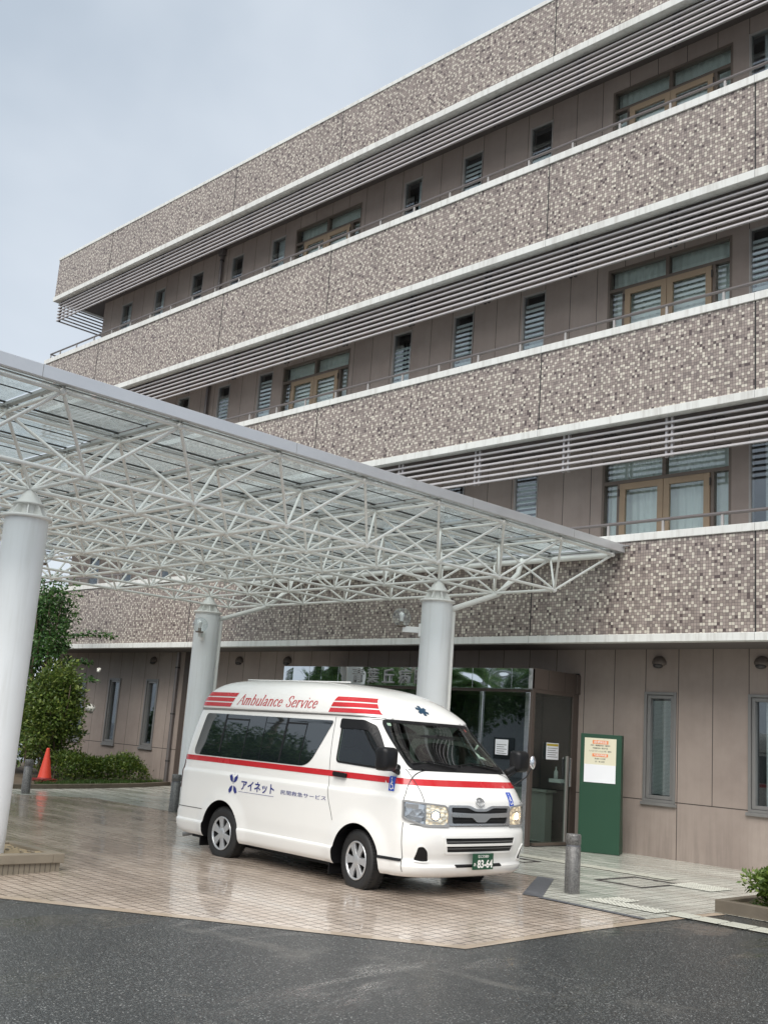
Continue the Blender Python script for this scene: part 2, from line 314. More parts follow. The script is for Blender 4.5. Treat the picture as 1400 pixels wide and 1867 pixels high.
# ------------------------------------------------------------------ mesh helpers
def link(name, me, parent=None, mats=None):
    o = bpy.data.objects.new(name, me); C.objects.link(o)
    if parent is not None: o.parent = parent
    return o
class MB:
    def __init__(s): s.v = []; s.f = []; s.mi = []; s.sm = []
    def add(s, vs, fs, m=0, smooth=False):
        b = len(s.v); s.v += [tuple(v) for v in vs]
        for f in fs: s.f.append(tuple(b + i for i in f)); s.mi.append(m); s.sm.append(smooth)
        return s
    def box(s, x0, x1, y0, y1, z0, z1, m=0, T=None):
        vs = [(x, y, z) for z in (z0, z1) for y in (y0, y1) for x in (x0, x1)]
        if T is not None: vs = [tuple(T @ Vector(v)) for v in vs]
        return s.add(vs, [(0, 2, 3, 1), (4, 5, 7, 6), (0, 1, 5, 4), (2, 6, 7, 3), (0, 4, 6, 2), (1, 3, 7, 5)], m)
    def tube(s, p0, p1, r, n=8, m=0, r1=None, cap=True):
        p0 = Vector(p0); p1 = Vector(p1); d = (p1 - p0); 
        if d.length < 1e-6: return s
        d.normalize(); a = d.orthogonal().normalized(); b = d.cross(a); r1 = r if r1 is None else r1
        vs = []; 
        for P, R in ((p0, r), (p1, r1)):
            for i in range(n): t = 2 * PI * i / n; vs.append(P + (a * math.cos(t) + b * math.sin(t)) * R)
        s.add(vs, [(i, (i + 1) % n, n + (i + 1) % n, n + i) for i in range(n)], m, True)
        if cap: s.add(vs, [tuple(reversed(range(n))), tuple(range(n, 2 * n))], m)
        return s
    def path(s, pts, r, n=8, m=0):
        for a, b in zip(pts[:-1], pts[1:]): s.tube(a, b, r, n, m)
        for p in pts[1:-1]: s.ball(p, r * 1.0, m, 8, 5)
        return s
    def ball(s, c, r, m=0, n=12, k=8, sx=1, sy=1, sz=1):
        vs = [(c[0], c[1], c[2] - r * sz)]
        for j in range(1, k):
            t = -PI / 2 + PI * j / k
            for i in range(n): a = 2 * PI * i / n; vs.append((c[0] + r * sx * math.cos(t) * math.cos(a), c[1] + r * sy * math.cos(t) * math.sin(a), c[2] + r * sz * math.sin(t)))
        vs.append((c[0], c[1], c[2] + r * sz)); fs = []
        for i in range(n): fs.append((0, 1 + (i + 1) % n, 1 + i))
        for j in range(k - 2):
            for i in range(n): a = 1 + j * n; fs.append((a + i, a + (i + 1) % n, a + n + (i + 1) % n, a + n + i))
        a = 1 + (k - 2) * n
        for i in range(n): fs.append((a + i, a + (i + 1) % n, len(vs) - 1))
        return s.add(vs, fs, m, True)
    def lathe(s, prof, c=(0, 0, 0), n=32, m=0, axis='Z', smooth=True):
        vs = []
        for r, h in prof:
            for i in range(n):
                a = 2 * PI * i / n; x, y = r * math.cos(a), r * math.sin(a)
                if axis == 'Z': v = (x, y, h)
                elif axis == 'Y': v = (x, h, y)
                else: v = (h, x, y)
                vs.append((c[0] + v[0], c[1] + v[1], c[2] + v[2]))
        fs = []
        for j in range(len(prof) - 1):
            for i in range(n):
                q = (j * n + i, j * n + (i + 1) % n, (j + 1) * n + (i + 1) % n, (j + 1) * n + i)
                fs.append(q if axis != 'Y' else q[::-1])
        return s.add(vs, fs, m, smooth)
    def prism(s, poly, z0, z1, m=0):
        n = len(poly); vs = [(x, y, z0) for x, y in poly] + [(x, y, z1) for x, y in poly]
        return s.add(vs, [tuple(reversed(range(n))), tuple(range(n, 2 * n))] + [(i, (i + 1) % n, n + (i + 1) % n, n + i) for i in range(n)], m)
    def mesh(s, name, mats):
        me = bpy.data.meshes.new(name); me.from_pydata(s.v, [], s.f)
        for mt in (mats if isinstance(mats, (list, tuple)) else [mats]): me.materials.append(mt)
        me.polygons.foreach_set('material_index', s.mi); me.polygons.foreach_set('use_smooth', s.sm); me.update(); return me
    def build(s, name, mats, parent=None, bevel=0, seg=2, angle=.6):
        o = link(name, s.mesh(name, mats), parent)
        if bevel:
            b = o.modifiers.new('bevel', 'BEVEL'); b.width = bevel; b.segments = seg; b.limit_method = 'ANGLE'; b.angle_limit = angle
        return o
def empty(name, loc=(0, 0, 0), rz=0):
    o = bpy.data.objects.new(name, None); C.objects.link(o); o.location = loc; o.rotation_euler = (0, 0, rz); o.empty_display_size = .2; return o
def tag(o, label=None, cat=None, group=None, kind=None):
    if label: o['label'] = label
    if cat: o['category'] = cat
    if group: o['group'] = group
    if kind: o['kind'] = kind
    return o
def fill2d(polys, step=None):
    """polys: list of rings (first outer, others holes or separate) -> bmesh in XY, optionally diced"""
    cu = bpy.data.curves.new('tmp', 'CURVE'); cu.dimensions = '2D'; cu.fill_mode = 'BOTH'
    for r in polys:
        sp = cu.splines.new('POLY'); sp.points.add(len(r) - 1); sp.use_cyclic_u = True
        for p, q in zip(sp.points, r): p.co = (q[0], q[1], 0, 1)
    return curve_bm(cu, step)
def curve_bm(cu, step=None):
    o = bpy.data.objects.new('tmp', cu); C.objects.link(o); dg = bpy.context.evaluated_depsgraph_get()
    me = bpy.data.meshes.new_from_object(o.evaluated_get(dg)); bm = bmesh.new(); bm.from_mesh(me)
    bpy.data.objects.remove(o); bpy.data.meshes.remove(me); bpy.data.curves.remove(cu)
    bmesh.ops.remove_doubles(bm, verts=bm.verts[:], dist=1e-6)
    if step: dice(bm, step)
    return bm
def dice(bm, step):
    for ax in (0, 1):
        xs = [v.co[ax] for v in bm.verts]
        if not xs: return bm
        a = math.floor(min(xs) / step) * step
        while a < max(xs):
            a += step; n = Vector((1, 0, 0)) if ax == 0 else Vector((0, 1, 0)); co = n * a
            bmesh.ops.bisect_plane(bm, geom=bm.verts[:] + bm.edges[:] + bm.faces[:], plane_co=co, plane_no=n, dist=1e-6)
    return bm
def text_bm(txt, size=1.0, shear=0, bold=0, spacing=1.0, align='LEFT'):
    cu = bpy.data.curves.new('txt', 'FONT'); cu.body = txt; cu.size = size; cu.shear = shear; cu.offset = bold; cu.space_character = spacing; cu.align_x = align; cu.fill_mode = 'FRONT'; cu.resolution_u = 4
    return curve_bm(cu)
def bm_bounds(bm):
    xs = [v.co.x for v in bm.verts]; ys = [v.co.y for v in bm.verts]; return min(xs), max(xs), min(ys), max(ys)
def fit_text(bm, x0, x1, y0, y1):
    a, b, c, d = bm_bounds(bm)
    for v in bm.verts: v.co.x = x0 + (v.co.x - a) / (b - a) * (x1 - x0); v.co.y = y0 + (v.co.y - c) / (d - c) * (y1 - y0)
    return bm
def bm_obj(bm, name, mat, parent=None, fn=None, smooth=True, thick=0, fn2=None):
    """map the flat bmesh through fn(x,y)->3D; with thick the mesh is closed back through fn2"""
    if thick:
        bmesh.ops.recalc_face_normals(bm, faces=bm.faces[:])
        g = bmesh.ops.extrude_face_region(bm, geom=bm.faces[:]); top = set(v for v in g['geom'] if isinstance(v, bmesh.types.BMVert))
        for v in bm.verts: v.co = Vector(fn(v.co.x, v.co.y) if v in top else fn2(v.co.x, v.co.y))
    else:
        for v in bm.verts: v.co = Vector(fn(v.co.x, v.co.y))
    me = bpy.data.meshes.new(name); bmesh.ops.recalc_face_normals(bm, faces=bm.faces[:]); bm.to_mesh(me); bm.free()
    me.materials.append(mat)
    if smooth and not thick: me.polygons.foreach_set('use_smooth', [True] * len(me.polygons))
    return link(name, me, parent)
def rrect(x0, x1, y0, y1, r, n=5):
    pts = []
    for cx, cy, a0 in ((x1 - r, y1 - r, 0), (x0 + r, y1 - r, 90), (x0 + r, y0 + r, 180), (x1 - r, y0 + r, 270)):
        for i in range(n + 1): a = math.radians(a0 + 90 * i / n); pts.append((cx + r * math.cos(a), cy + r * math.sin(a)))
    return pts
def rpoly(pts, r, n=4):
    out = []; k = len(pts)
    for i in range(k):
        p = Vector(pts[i]); a = Vector(pts[i - 1]); b = Vector(pts[(i + 1) % k]); ri = r[i] if isinstance(r, (list, tuple)) else r
        da = (a - p); db = (b - p); ri = min(ri, da.length * .45, db.length * .45); A = p + da.normalized() * ri; B = p + db.normalized() * ri
        for j in range(n + 1): t = j / n; out.append(tuple(A * (1 - t) ** 2 + p * 2 * t * (1 - t) + B * t * t))
    return out
# ------------------------------------------------------------------ the setting
def sheet(name, poly, mat, dz=0.0, kind='structure', holes=None):
    bm = fill2d([poly] + (holes or []))
    ys = sorted({-2.0, 8.0, 11.0, *[8 + .25 * i for i in range(1, 12)]})
    for y in ys: bmesh.ops.bisect_plane(bm, geom=bm.verts[:] + bm.edges[:] + bm.faces[:], plane_co=(0, y, 0), plane_no=(0, 1, 0), dist=1e-6)
    for v in bm.verts: v.co.z = gz(v.co.y) + dz
    bmesh.ops.recalc_face_normals(bm, faces=bm.faces[:])
    for f in bm.faces:
        if f.normal.z < 0: f.normal_flip()
    me = bpy.data.meshes.new(name); bm.to_mesh(me); bm.free(); me.materials.append(mat)
    me.polygons.foreach_set('use_smooth', [True] * len(me.polygons))
    o = link(name, me); 
    if kind: o['kind'] = kind
    return o
sheet('road', [(-260, -260), (260, -260), (260, 300), (-260, 300)], M['asphalt'], -.010)
EDGE = [(-30, -5.6), (-11.0, 4.39), (-9.93, 5.01), (-6.10, 7.20), (-5.94, 10.02)]
brown = [(-34, -7.7)] + EDGE[1:4] + [(-5.98, 9.78), (-7.30, 9.84), (-8.20, 11.30), (-19.0, 11.26), (-19.62, 10.05), (-34, 10.05)]
sheet('driveway_paving', brown, M['brown'], -.006)
pale = [(-34, 10.05), (-19.62, 10.05), (-19.0, 11.26), (-8.20, 11.30), (-7.30, 9.84), (-5.98, 9.78), (-5.86, 11.02), (2, 11.02), (2, 15.7), (-34, 15.7)]
sheet('pavement', pale, M['pale'], -.004)
# kerb strip between driveway and road
def strip(pts, wd, name, mat, dz):
    out = []; 
    for i, p in enumerate(pts):
        a = Vector(pts[max(0, i - 1)]); b = Vector(pts[min(len(pts) - 1, i + 1)]); d = (b - a).normalized(); n = Vector((d.y, -d.x)); out.append(tuple(Vector(p) + n * wd))
    return sheet(name, list(pts) + out[::-1], mat, dz)
strip([(-34, -7.7), (-11.0, 4.39), (-9.93, 5.01), (-6.10, 7.20), (-5.96, 9.9), (-5.88, 11.02)], .13, 'kerb_strip', M['kerb'], -.006)
sheet('granite_band', [(-8.20, 11.34), (-8.42, 11.30), (-7.52, 9.82), (-7.28, 9.86)], M['dk_granite'], .002)
sheet('granite_edging', [(-7.30, 9.89), (-7.30, 9.80), (-5.98, 9.73), (-5.98, 9.82)], M['dk_granite'], .003)
# tactile guide tiles: a bar strip and dot pads
def tactile():
    m = MB()
    def pad(x0, y0, nx, ny, P=.3, dots=True, rz=0.0):
        R_ = Matrix.Rotation(rz, 4, 'Z')
        for i in range(nx):
            for j in range(ny):
                a, b = i * P, j * P
                vs = [(a + .006, b + .006), (a + P - .006, b + .006), (a + P - .006, b + P - .006), (a + .006, b + P - .006)]
                q = [R_ @ Vector((u, v, 0)) for u, v in vs]; z = gz(y0 + b)
                T = lambda u, v, h: (x0 + (R_ @ Vector((u, v, 0))).x, y0 + (R_ @ Vector((u, v, 0))).y, z + h)
                m.add([T(u, v, .004) for u, v in vs], [(0, 1, 2, 3)])
                if dots:
                    for k in range(5):
                        for l in range(5):
                            c = T(a + .03 + k * .06, b + .03 + l * .06, .004); m.lathe([(.016, 0), (.010, .006), (0.0, .0065)], c, 8)
                else:
                    for l in range(4):
                        v0 = b + .035 + l * .07; p = [T(a + .02, v0, .004), T(a + P - .02, v0, .004), T(a + P - .02, v0 + .03, .004), T(a + .02, v0 + .03, .004)]
                        p2 = [(x, y, zz + .006) for x, y, zz in p]; m.add(p + p2, [(4, 5, 6, 7), (0, 1, 5, 4), (1, 2, 6, 5), (2, 3, 7, 6), (3, 0, 4, 7)])
    pad(-7.0, 10.22, 3, 1, rz=-.02); pad(-6.95, 10.52, 1, 1); pad(-7.35, 12.55, 2, 2)
    pad(-10.6, 12.98, 10, 1, dots=False); pad(-6.05, 10.25, 6, 1, dots=False)
    return m
tag(tactile().build('tactile_paving', M['tactile']), kind='structure')
# access cover outlines let into the pavement
def cover(x0, x1, y0, y1, lab):
    m = MB()
    for r in (0, 1):
        o = .0 if r == 0 else .035
        for a in ((x0 + o, x1 - o, y0 + o, y0 + o + .012), (x0 + o, x1 - o, y1 - o - .012, y1 - o), (x0 + o, x0 + o + .012, y0 + o + .012, y1 - o - .012), (x1 - o - .012, x1 - o, y0 + o + .012, y1 - o - .012)):
            m.box(a[0], a[1], a[2], a[3], gz(y0) - .01, gz(y0) + .0035, 0)
    for px, py in (((x0 + x1) / 2, y0 + .07), ((x0 + x1) / 2, y1 - .07)): m.box(px - .03, px + .03, py - .01, py + .01, gz(y0) - .01, gz(y0) + .003)
    tag(m.build('access_cover', M['dark_metal']), lab, 'drain cover')
cover(-7.98, -7.28, 11.87, 12.80, 'large square access cover outline in the pale paving near the speckled bollard')
cover(-9.9, -9.45, 12.35, 12.75, 'small access cover outline in the pale paving beside the green sign')

# ------------------------------------------------------------------ hospital building
B = tag(empty('hospital_building', (-18, 15.6, 0)), 'four storey hospital with mosaic tiled balcony bands and brown panel walls', 'building')
YW, YB = 15.60, 14.50
XL, XR = -30.55, -2.0
def bp(mb, name, mats, parent=B, **k):
    """build world-space geometry as a part of the building"""
    o = mb.build(name, mats, None, **k); o.parent = parent; o.matrix_parent_inverse = parent_inv(parent); return o
_inv = {}
def parent_inv(p):
    if p.name not in _inv:
        t = Matrix.Identity(4); q = p; ch = []
        while q is not None: ch.append(q); q = q.parent
        m = Matrix.Identity(4)
        for q in reversed(ch): m = m @ (q.matrix_parent_inverse if q.parent else Matrix.Identity(4)) @ Matrix.LocRotScale(q.location, q.rotation_euler, q.scale)
        _inv[p.name] = m.inverted()
    return _inv[p.name]
NAR = [(-7.80, -7.22), (-12.53, -11.97), (-14.35, -13.80), (-16.12, -15.56), (-20.90, -20.34), (-22.62, -22.10), (-24.48, -23.93), (-26.36, -25.83), (-28.20, -27.62)]
BIG = [(-10.56, -8.10), (-19.95, -17.52)]
FL = [(4.22, 6.62, 4.99), (7.85, 10.27, 8.58), (11.55, 13.95, 12.30)]       # window foot, head, coping top
G1 = [(-9.60, -9.02), (-7.80, -7.22), (-5.9, -5.3), (-24.45, -23.88), (-26.28, -25.70), (-28.1, -27.5)]
ops = []
for z0, z1, c in FL:
    for a, b in NAR + [(-5.6, -3.2)]: ops.append((a, b, z0, z1))
    for a, b in BIG: ops.append((a, b, z0 - .35, z1))
for a, b in G1: ops.append((a, b, .84, 2.58))
ops.append((-17.30, -10.90, -.1, 2.86))
def wall_with_openings(x0, x1, z0, z1, Y, ops, depth):
    xs = sorted({x0, x1, *[o[0] for o in ops], *[o[1] for o in ops]}); zs = sorted({z0, z1, *[o[2] for o in ops], *[o[3] for o in ops]})
    m = MB()
    for i in range(len(xs) - 1):
        for j in range(len(zs) - 1):
            cx, cz = (xs[i] + xs[i + 1]) / 2, (zs[j] + zs[j + 1]) / 2
            if any(o[0] < cx < o[1] and o[2] < cz < o[3] for o in ops): continue
            m.add([(xs[i], Y, zs[j]), (xs[i + 1], Y, zs[j]), (xs[i + 1], Y, zs[j + 1]), (xs[i], Y, zs[j + 1])], [(0, 1, 2, 3)])
    for a, b, c, d in ops:
        m.add([(a, Y, c), (b, Y, c), (b, Y, d), (a, Y, d), (a, Y + depth, c), (b, Y + depth, c), (b, Y + depth, d), (a, Y + depth, d)], [(0, 4, 5, 1), (1, 5, 6, 2), (2, 6, 7, 3), (3, 7, 4, 0)])
    return m
wm = wall_with_openings(-29.30, XR, -.1, 14.3, YW, ops, .18)
wm.add([(-29.3, YW, -.1), (-29.3, 30, -.1), (-29.3, 30, 14.3), (-29.3, YW, 14.3)], [(0, 3, 2, 1)])
bp(wm, 'outer_wall', M['wall'])
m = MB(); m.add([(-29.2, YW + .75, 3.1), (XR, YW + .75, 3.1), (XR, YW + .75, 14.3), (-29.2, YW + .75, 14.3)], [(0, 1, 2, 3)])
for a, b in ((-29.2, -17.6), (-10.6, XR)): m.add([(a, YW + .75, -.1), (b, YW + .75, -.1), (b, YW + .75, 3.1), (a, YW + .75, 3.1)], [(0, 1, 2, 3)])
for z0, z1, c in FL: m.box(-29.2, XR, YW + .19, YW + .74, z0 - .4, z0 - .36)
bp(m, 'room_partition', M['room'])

ZB = [(3.27, 3.39, 4.87, 4.99), (6.89, 7.02, 8.45, 8.58), (10.50, 10.64, 12.16, 12.30), (14.27, 14.41, 15.66, 15.75)]
for k, (a, b, c, d) in enumerate(ZB):
    m = MB(); t = .16
    m.box(XL, XR, YB, YB + t, b, c); m.box(XL, XL + t, YB + t, 30, b, c)
    band = bp(m, 'spandrel_band', M['tile'])
    e = .03 if k < 3 else .02
    m = MB(); m.box(XL - e, XR, YB - e, YB + t + .06, c, d); m.box(XL - e, XL + t + .06, YB + t + .06, 30, c, d)
    bp(m, 'coping', M['white_trim'], band, bevel=.006)
    m = MB(); m.box(XL - .03, XR, YB - .03, YB + t, a, b); m.box(XL - .03, XL + t, YB + t, 30, a, b)
    bp(m, 'drip_lip', M['white_trim'], band, bevel=.006)
    # joints in the cladding and trim
    for x in (-7.15, -11.17, -17.20, -21.24, -27.3):
        bp(MB().box(x - .011, x + .011, YB - .0035, YB + .01, b, c), 'movement_joint', M['rubber'], band)
        bp(MB().box(x - .003, x + .003, YB - e - .002, YB + .01, c + .005, d - .005), 'trim_joint', M['vgrey'], band)
        bp(MB().box(x - .003, x + .003, YB - .032, YB + .01, a + .005, b - .005), 'trim_joint', M['vgrey'], band)
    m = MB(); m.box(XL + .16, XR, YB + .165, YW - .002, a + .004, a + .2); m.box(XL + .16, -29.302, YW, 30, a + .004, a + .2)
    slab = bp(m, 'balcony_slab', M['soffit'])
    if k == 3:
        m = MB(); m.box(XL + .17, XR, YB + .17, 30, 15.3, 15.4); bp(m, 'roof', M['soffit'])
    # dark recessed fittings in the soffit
    if k > 0:
        for i in range(14):
            m = MB(); x = -4.4 - 2 * i + (.35 if k % 2 else 0); m.box(x - .28, x + .10, YB + .45, YB + .62, a - .012, a + .01); m.lathe([(0, -.06), (.045, -.06), (.05, 0)], (x - .05, YB + .53, a), 12)
            bp(m, 'soffit_fitting', M['dark_metal'], slab)
for k, (a, b, c, d) in enumerate(ZB[1:]):
    m = MB(); h = MB()
    for i in range(6):
        z = a - .10 - .107 * i
        m.box(XL + .10, XR, YB + .10, YB + .15, z - .018, z + .018); m.box(XL + .10, XL + .15, YB + .15, 19.5, z - .018, z + .018)
    scr = bp(m, 'louvre_screen', M['louvre'], bevel=.005, seg=1)
    for i in range(12):
        h = MB(); x = -4.68 - 2.0 * i
        h.box(x - .07, x - .03, YB + .155, YB + .20, a - .66, a); h.box(x + .03, x + .07, YB + .155, YB + .20, a - .66, a)
        bp(h, 'hanger', M['louvre'] if k < 1 else M['dark_metal'], scr)
    for y in (YB + .155, 16.6): bp(MB().box(XL + .155, XL + .20, y, y + .05, a - .66, a), 'hanger', M['louvre'] if k < 1 else M['dark_metal'], scr)
for k, (a, b, c, d) in enumerate(ZB[:3]):
    m = MB(); z = d + .215
    m.tube((XL + .08, YB + .10, z), (XR, YB + .10, z), .026, 12); m.tube((XL + .08, YB + .10, z), (XL + .08, 22, z), .022, 10)
    rl = bp(m, 'handrail', M['rail'])
    for x in [-3.70 - 1.005 * i for i in range(25)] + [-28.85, -29.85, -30.45]:
        bp(MB().box(x - .019, x + .019, YB + .085, YB + .115, d, z - .02), 'post', M['post'], rl)

def curtain(m, x0, x1, y, z0, z1, mi=0, amp=.03, pitch=.11, gap=None):
    n = max(6, int((x1 - x0) / .018)); vs = []
    for i in range(n + 1):
        x = x0 + (x1 - x0) * i / n; yy = y + amp * math.sin(2 * PI * x / pitch + 1.3 * math.sin(x * 7)); vs += [(x, yy, z0), (x, yy, z1)]
    m.add(vs, [(2 * i, 2 * i + 2, 2 * i + 3, 2 * i + 1) for i in range(n)], mi, True)
def frame_ring(m, x0, x1, z0, z1, y0, y1, t, mi=0, bt=None):
    bt = bt or t
    m.box(x0, x0 + t, y0, y1, z0, z1, mi); m.box(x1 - t, x1, y0, y1, z0, z1, mi); m.box(x0 + t, x1 - t, y0, y1, z1 - t, z1, mi); m.box(x0 + t, x1 - t, y0, y1, z0, z0 + bt, mi)
R3 = random.Random(3)
def narrow(x0, x1, z0, z1, style, ground=False):
    o = empty('window', (x0, YW, z0)); o.parent = B; o.matrix_parent_inverse = parent_inv(B)
    W_, H = x1 - x0, z1 - z0; m = MB()
    if ground:
        frame_ring(m, 0, W_, 0, H, -.03, .10, .045); frame_ring(m, .05, W_ - .05, .05, H - .05, .0, .09, .055); m.box(-.03, W_ + .03, -.05, .02, -.05, -.001)
        fr = m.build('frame', M['grey_frame'], o, bevel=.004); g = (.105, W_ - .105, .105, H - .105)
    else:
        frame_ring(m, 0, W_, 0, H, .003, .085, .035); m.box(W_ - .02, W_ - .001, -.012, .03, 0, H); m.box(.001, .02, -.012, .03, 0, H)
        fr = m.build('frame', M['lt_frame'], o, bevel=.003); g = (.035, W_ - .035, .035, H - .035)
    py = .065 if ground else .022
    MB().box(g[0], g[1], py, py + .006, g[2], g[3]).build('pane', M['tint_glass'], o)
    if style == 'zebra':
        m = MB(); top = H - R3.choice([.35, .6, .2]); z = top
        while z > .06: m.box(.036, W_ - .036, .062, .064, z - .058, z); z -= .105
        m.build('blind', M['curtain'], o)
        if R3.random() < .9:
            m = MB(); curtain(m, .02, W_ - .02, .21, .04, H * .62, 0, .012, .09); m.build('curtain', M['curtain'], o)
    elif style == 'slat':
        m = MB(); z = H - .14
        while z > .12: m.add([(g[0], .085, z), (g[1], .085, z), (g[1], .105, z - .016), (g[0], .105, z - .016)], [(0, 1, 2, 3)]); z -= .02
        m.build('blind', M['curtain'], o)
    elif style == 'curtain':
        m = MB(); a = R3.choice([.3, .45, .1]); curtain(m, W_ * a, W_ + .02, .21, .04, H + .2, 0, .015, .085); m.build('curtain', M['curtain'], o)
    return o
sty = {0: ['curtain', 'zebra', 'zebra', 'zebra', 'curtain', 'zebra', 'curtain', 'curtain', 'dark'],
       1: ['zebra', 'zebra', 'zebra', 'zebra', 'zebra', 'zebra', 'curtain', 'curtain', 'dark'],
       2: ['curtain', 'zebra', 'zebra', 'curtain', 'curtain', 'curtain', 'curtain', 'curtain', 'curtain']}
for k, (z0, z1, c) in enumerate(FL):
    for i, (a, b) in enumerate(NAR): narrow(a, b, z0, z1, sty[k][i])
    narrow(-5.6, -3.2, z0, z1, 'zebra')
for i, (a, b) in enumerate(G1): narrow(a, b, .84, 2.58, ['slat', 'curtain', 'slat', 'curtain', 'curtain', 'curtain'][i], True)
def balcony_door(x0, x1, z0, z1, k):
    o = empty('balcony_door', (x0, YW, z0)); o.parent = B; o.matrix_parent_inverse = parent_inv(B)
    W_, H = x1 - x0, z1 - z0; tz = H - .42; m = MB(); cx = W_ / 2
    frame_ring(m, 0, W_, 0, H, .0, .12, .05); m.box(.05, W_ - .05, .005, .115, tz - .035, tz + .03); m.box(cx - .035, cx + .035, .005, .115, tz + .03, H - .05)
    m.box(.31, .37, .01, .11, .05, tz - .035); m.box(W_ - .37, W_ - .31, .01, .11, .05, tz - .035)
    m.build('frame', M['bronze'], o, bevel=.004)
    for a, b, hx in ((.375, cx - .004, .365), (cx + .004, W_ - .375, W_ - .365)):
        m = MB(); frame_ring(m, a, b, .06, tz - .04, -.012, .05, .11, 0, .16); d = m.build('door_leaf', M['tan_frame'], o, bevel=.004)
        MB().box(a + .11, b - .11, .015, .021, .22, tz - .15).build('pane', M['win_glass'], d)
        q = MB(); q.tube((hx, -.02, tz - .26), (hx, -.02, tz - .13), .012, 8); q.tube((hx, -.02, .4), (hx, -.02, .52), .012, 8); q.build('hinge', M['dark_metal'], d)
    m = MB()
    for a, b, c, d in ((.05, .31, .05, tz - .035), (W_ - .31, W_ - .05, .05, tz - .035), (.05, cx - .035, tz + .03, H - .05), (cx + .035, W_ - .05, tz + .03, H - .05)): m.box(a, b, .06, .066, c, d)
    m.build('pane', M['win_glass'], o)
    m = MB(); curtain(m, .0, W_, .23, .05, H + .25, 0, .018, .13); m.build('curtain', M['curtain'], o)
    if k:
        m = MB(); z = H - .55
        while z > 1.2: m.box(.36, W_ - .36, .14, .143, z - .055, z); z -= .10
        m.build('blind', M['curtain'], o)
    return o
for k, (z0, z1, c) in enumerate(FL):
    for a, b in BIG: balcony_door(a, b, z0 - .35, z1, k)
# down pipes and ventilation hoods
def downpipe(x, z0, z1, sq=False):
    m = MB(); y = YW - .07
    m.tube((x, y, z0), (x, y, z1), .045, 12)
    if sq: m.box(x - .1, x + .1, y - .06, y + .06, z1 - .18, z1)
    o = bp(m, 'downpipe', M['rail'])
    m = MB(); z = z0 + .6
    while z < z1: m.lathe([(.056, -.018), (.056, .018)], (x, y, z), 12); m.box(x - .01, x + .01, y + .04, YW - .002, z - .012, z + .012); z += 1.15
    bp(m, 'pipe_bracket', M['dark_metal'], o)
for z0, z1 in ((-.02, 3.27), (5.0, 6.89), (8.6, 10.5), (12.2, 14.27)): downpipe(-23.02, z0, z1, z1 > 14)
m = MB(); m.box(-22.80, -22.60, YW - .012, YW + .02, -.02, 3.27); bp(m, 'recess_strip', M['wood_brown'])
def vent(x, z=3.04):
    m = MB(); c = (x, YW, z); n = 20; k = 8; vs = []; R = .125
    for j in range(k + 1):
        t = PI * .5 * j / k
        for i in range(n):
            a = 2 * PI * i / n; rr = R * math.cos(t); yy = -R * .95 * math.sin(t); zz = rr * math.sin(a)
            if zz < 0: zz *= .35; yy *= 1.0
            vs.append((x + rr * math.cos(a), YW - .001 + yy, z + zz))
    fs = []
    for j in range(k):
        for i in range(n): fs.append((j * n + i, (j + 1) * n + i, (j + 1) * n + (i + 1) % n, j * n + (i + 1) % n))
    m.add(vs, fs, 0, True); o = bp(m, 'vent_hood', M['wall'])
    q = MB(); q.lathe([(0, -.10), (.085, -.10), (.075, .0)], (x, YW - .06, z - .015), 16, axis='Z'); q2 = MB(); q2.ball((x, YW - .055, z - .035), .085, 0, 14, 8, 1, .8, .55); bp(q2, 'vent_opening', M['dark_metal'], o); o.data.materials[0] = M['hood']
for x in (-9.34, -7.58, -18.78, -20.55, -24.2, -5.6): vent(x)

# entrance vestibule: mirror steel fascia, glazed front, brown return
YE = 14.28; XE0, XE1 = -17.30, -10.90
m = MB(); m.box(XE0, XE1 - .0, YE, YE + .05, 2.50, 2.83); fas = bp(m, 'mirror_fascia', M['chrome_w'])
m = MB(); x = XE0 + .8
while x < XE1 - .1: m.box(x - .006, x + .006, YE - .002, YE + .01, 2.5, 2.83); x += .86
m.box(XE0, XE1, YE - .004, YE + .02, 2.485, 2.499); bp(m, 'panel_joint', M['chrome'], fas)
for ch, px in (('青', -15.07), ('葉', -14.66), ('丘', -14.25), ('病', -13.83), ('院', -13.42)):
    bm = text_bm(ch, 1, bold=.012); fit_text(bm, px - .14, px + .14, 2.535, 2.805)
    o = bm_obj(bm, 'letter', M['vgrey'], None, lambda u, v: (u, YE - .03, v), False, .02, lambda u, v: (u, YE - .003, v)); o.parent = fas; o.matrix_parent_inverse = parent_inv(fas)
m = MB(); m.box(XE0, XE1 - .001, YE + .06, YW - .003, 2.78, 2.84); m.box(XE1 - .05, XE1, YE + .002, YW - .002, 2.50, 2.83); m.box(XE0, XE0 + .05, YE + .052, YW - .002, 2.5, 2.78)
m.box(XE0 + .055, XE1 - .055, YE + .065, YW - .01, 2.44, 2.50)
m.box(XE1 - .01, XE1 + .03, YW - .10, YW - .002, 2.50, 2.83)
cl = bp(m, 'vestibule_cladding', M['wood_brown'], bevel=.004)
m = MB()
for y in (14.72, 15.18): m.box(XE1 - .004, XE1 + .0015, y - .003, y + .003, 2.505, 2.825)
bp(m, 'cladding_joint', M['rubber'], cl)
m = MB()   # mirror-steel end post and mullions
m.box(XE1 - .16, XE1 - .06, YE + .03, YE + .10, 0.0, 2.44)
for x in (-12.02, -13.2, -14.4, -15.6, -16.8): m.box(x - .03, x + .03, YE + .05, YE + .11, 0, 2.44)
bp(m, 'steel_mullion', M['chrome'], bevel=.006)
m = MB(); m.box(XE1 - .055, XE1 - .0, YE + .02, YE + .10, 0, 2.5); m.box(XE1 - .055, XE1, YW - .16, YW - .003, 0, 2.5); m.box(XE1 - .05, XE1 - .005, YE + .1, YW - .16, 2.44, 2.5); bp(m, 'side_door_frame', M['wood_brown'], bevel=.004)
